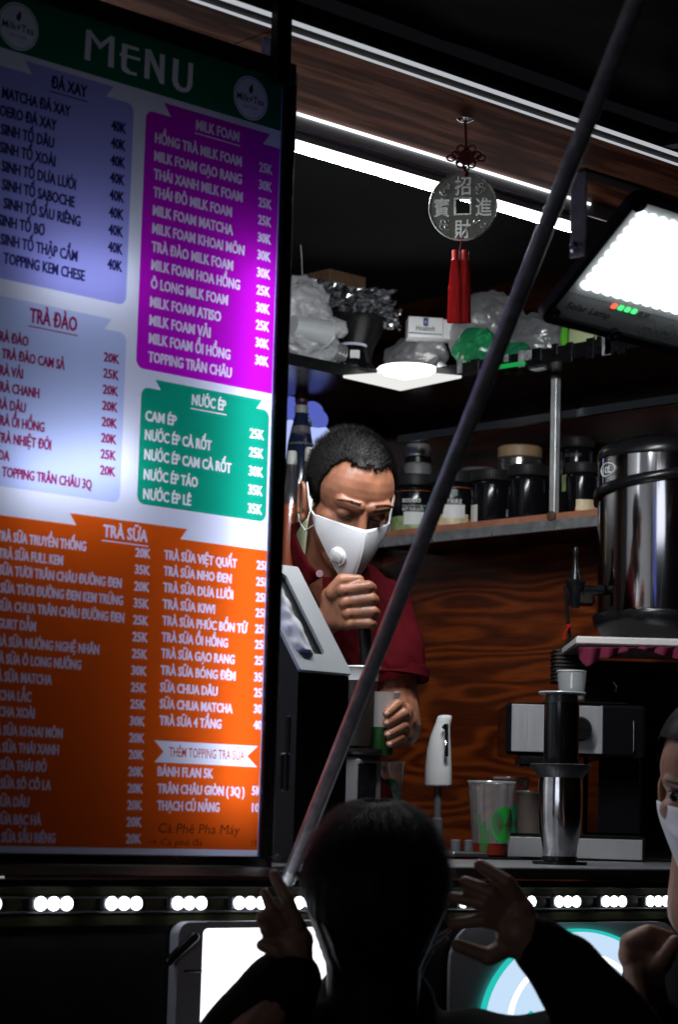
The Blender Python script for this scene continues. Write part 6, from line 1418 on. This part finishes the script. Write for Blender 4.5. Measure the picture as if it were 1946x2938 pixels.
for _ in range(6000):
    a = random.random() * 6.283; el = random.uniform(.1, 1.4); d0 = (CR * math.cos(a) + CT * math.sin(a)) * math.cos(el) + CU * math.sin(el)
    p = c_ + CU * .008 + CR * (d0.dot(CR) * .094) + CT * (d0.dot(CT) * .101) + CU * (d0.dot(CU) * .111); tn = (-CU + d0 * CU.dot(d0)).normalized() + CR * random.uniform(-.15, .15)
    q1 = p + tn * .02 + d0 * random.uniform(-.001, .0035); q2 = p + tn * random.uniform(.03, .06) - d0 * random.uniform(.002, .008); w = tn.cross(d0).normalized() * .0004
    st.add([p - w, p + w, q1 + w, q1 - w, q2], [(0, 1, 2, 3), (3, 2, 4)])
o = bw(st, 'hair_strands', HAIR2, hr); o['kind'] = 'stuff'
for pts in ([(1215, 2745), (1240, 2700), (1290, 2670), (1300, 2640)], [(1200, 2860), (1212, 2780), (1245, 2720), (1285, 2690)]):
    b = MB(); b.tube([K(x, y, .03) for x, y in pts], .0026, 6); bw(b, 'mask_strap', mat('pale strap', (.5, .52, .54), .6), girl)

# ------------------------------------------------------------------ customer at the right edge, masked, facing the stall
S3 = 3.22
def E_(px, py, dd=0.0): return V(px, py, S3 + dd)
cust = thing('person', 'masked customer with dark hair cut off by the right edge of the view', 'person', Vector((E_(2010, 2600).x, E_(2010, 2600).y, 0)))
ps = R(-22); f3 = Vector((math.sin(ps) * .98, -.10, math.cos(ps) * .98)).normalized(); r3 = Vector((math.cos(ps), 0, -math.sin(ps))); u3 = f3.cross(r3)
CF, CRt, CUp = C2W @ f3, C2W @ r3, C2W @ u3; HM3 = basis(E_(2034, 2250), CRt * .93, CF * .93, CUp * .93)
g = MB()
g.ell((0, -.018, .040), (.072, .088, .078), 26, 18, HM3); g.ell((0, .026, .030), (.066, .064, .070), 24, 16, HM3); g.ell((0, .020, -.040), (.063, .066, .078), 24, 16, HM3); g.ell((0, .040, -.088), (.040, .042, .032), 20, 12, HM3)
for sg in (-1, 1):
    g.capsule((sg * .042, .072, .018), .011, (sg * .014, .083, .016), .011, 10, HM3); g.ell((sg * .041, .050, -.030), (.023, .024, .020), 14, 10, HM3); g.ell((sg * .0745, -.012, -.018), (.006, .016, .028), 12, 10, HM3)
g.capsule((0, .086, .004), .009, (0, .104, -.036), .012, 12, HM3)
g.capsule(HM3 @ Vector((0, -.03, -.06)), .052, E_(2030, 2600, .05), .058, 16)
# hand pinching a straw end
def T(px, py, dd=0.0): return E_(px, py, -.12 + dd)
g.capsule(T(1880, 2990, .02), .036, T(1862, 2860, .0), .026, 14); g.capsule(T(1862, 2860), .026, T(1845, 2780), .028, 14); g.capsule(T(1820, 2740, .0), .022, T(1870, 2770, .0), .024, 12); g.capsule(T(1815, 2710), .018, T(1850, 2690), .017, 12)
for a, c, d, r in (((1830, 2700), (1862, 2672), (1925, 2688), .0108), ((1845, 2705), (1885, 2690), (1935, 2715), .0105), ((1860, 2720), (1905, 2715), (1925, 2745), .0100), ((1870, 2745), (1905, 2750), (1915, 2770), .0095)):
    g.capsule(T(*a, .01), r * 1.15, T(*c, .0), r, 10); g.capsule(T(*c, .0), r, T(*d, .005), r * .85, 10)
g.capsule(T(1860, 2790, -.012), .015, T(1900, 2752, -.022), .012, 10); g.capsule(T(1900, 2752, -.022), .011, T(1938, 2700, -.018), .0095, 10)
cbody = bw(fuse(g, .003, 4, .45), 'body', SK2, cust)
for sg in (-1, 1):
    b = MB(); b.ell(HM3 @ Vector((sg * .031, .0735, -.002)), (.0125, .0115, .0095), 16, 12, rot=Matrix((CRt, CF, CUp)).transposed()); ey = bw(b, 'eye', mat('eye white', (.35, .33, .33), .15), cbody)
    b = MB(); b.ell(HM3 @ Vector((sg * .031 - .002, .0830, -.003)), (.0066, .003, .0066), 14, 10, rot=Matrix((CRt, CF, CUp)).transposed()); bw(b, 'iris', mat('dark iris', (.01, .007, .006), .08), ey)
    b = MB(); b.tube([HM3 @ Vector((sg * (.018 + .0042 * i), .0868 - .0017 * abs(i - 2.6) ** 1.5, .004 + .0026 * math.sin(i / 6 * math.pi))) for i in range(7)], [.0006, .0016, .002, .002, .002, .0016, .0006], 6); bw(b, 'eyelashes', DARK, cbody)
    b = MB(); b.tube([HM3 @ Vector((sg * (.012 + .007 * i), .0965 - .0012 * i ** 1.7, .0185 + .0028 * math.sin(i / 5 * 2.4))) for i in range(6)], [.0012, .0024, .0026, .0024, .002, .0008], 6); bw(b, 'eyebrow', DARK, cbody)
h = MB(); h.ell((0, -.022, .046), (.080, .096, .084), 32, 22, HM3); h.ell((0, .018, .056), (.072, .064, .056), 30, 20, HM3); h.capsule((0, -.06, .02), .066, (0, -.06, -.12), .05, 20, HM3)
hb3 = fuse(h, .004, 4, .5); M3i = HM3.inverted()
def hl3(p):
    x, y, z = p
    if y > .035: return z > .078 - .2 * max(0, .03 - abs(x))
    if y > -.005: return z > -.02 + (y + .005) * 2.2
    return True
kp = [hl3(M3i @ Vector(v)) for v in hb3.v]; hb3.f = [f for f in hb3.f if all(kp[i] for i in f)]; hb3.sm = [True] * len(hb3.f); bw(hb3, 'hair', HAIR2, cust)
vs = []; fs = []; nu_, nv_ = 20, 18
for j_ in range(nv_ + 1):
    v = j_ / nv_
    for i in range(nu_ + 1):
        u = i / nu_ * 2 - 1; a = abs(u); top = -.012 - .012 * a; bot = -.128 + .050 * a ** 1.6; z = top + (bot - top) * v
        fold = .010 if .30 < v < .40 else 0; ridge = .112 + .020 * math.sin(math.pi * v) - .012 * v + fold; y = ridge + (.020 - ridge) * a ** 1.5
        vs.append(HM3 @ Vector((u * (.074 - .014 * v * v), y, z)))
for j_ in range(nv_):
    for i in range(nu_): a = j_ * (nu_ + 1) + i; fs.append((a, a + 1, a + nu_ + 2, a + nu_ + 1))
b = MB(); b.add(vs, fs, True); o = bw(b, 'mask', mat('white mask cloth', (.48, .50, .56), .7), cust); md = o.modifiers.new('s', 'SOLIDIFY'); md.thickness = .0015
j = MB(); j.capsule(E_(1930, 2820, .10), .075, E_(2140, 2820, .10), .075, 16); j.capsule(E_(1960, 3050, .12), .125, E_(2100, 3050, .12), .125, 16); j.capsule(E_(1930, 2830, .08), .062, T(1905, 3030, .05), .052, 14); j.capsule(T(1905, 3030, .05), .050, T(1876, 2930, .01), .040, 14)
for px in (1970, 2110): j.capsule(E_(px, 3200, .12), .10, E_(px, 4200, .14), .09, 14)
bw(fuse(j, .008, 5, .5), 'jacket', JACK, cust)
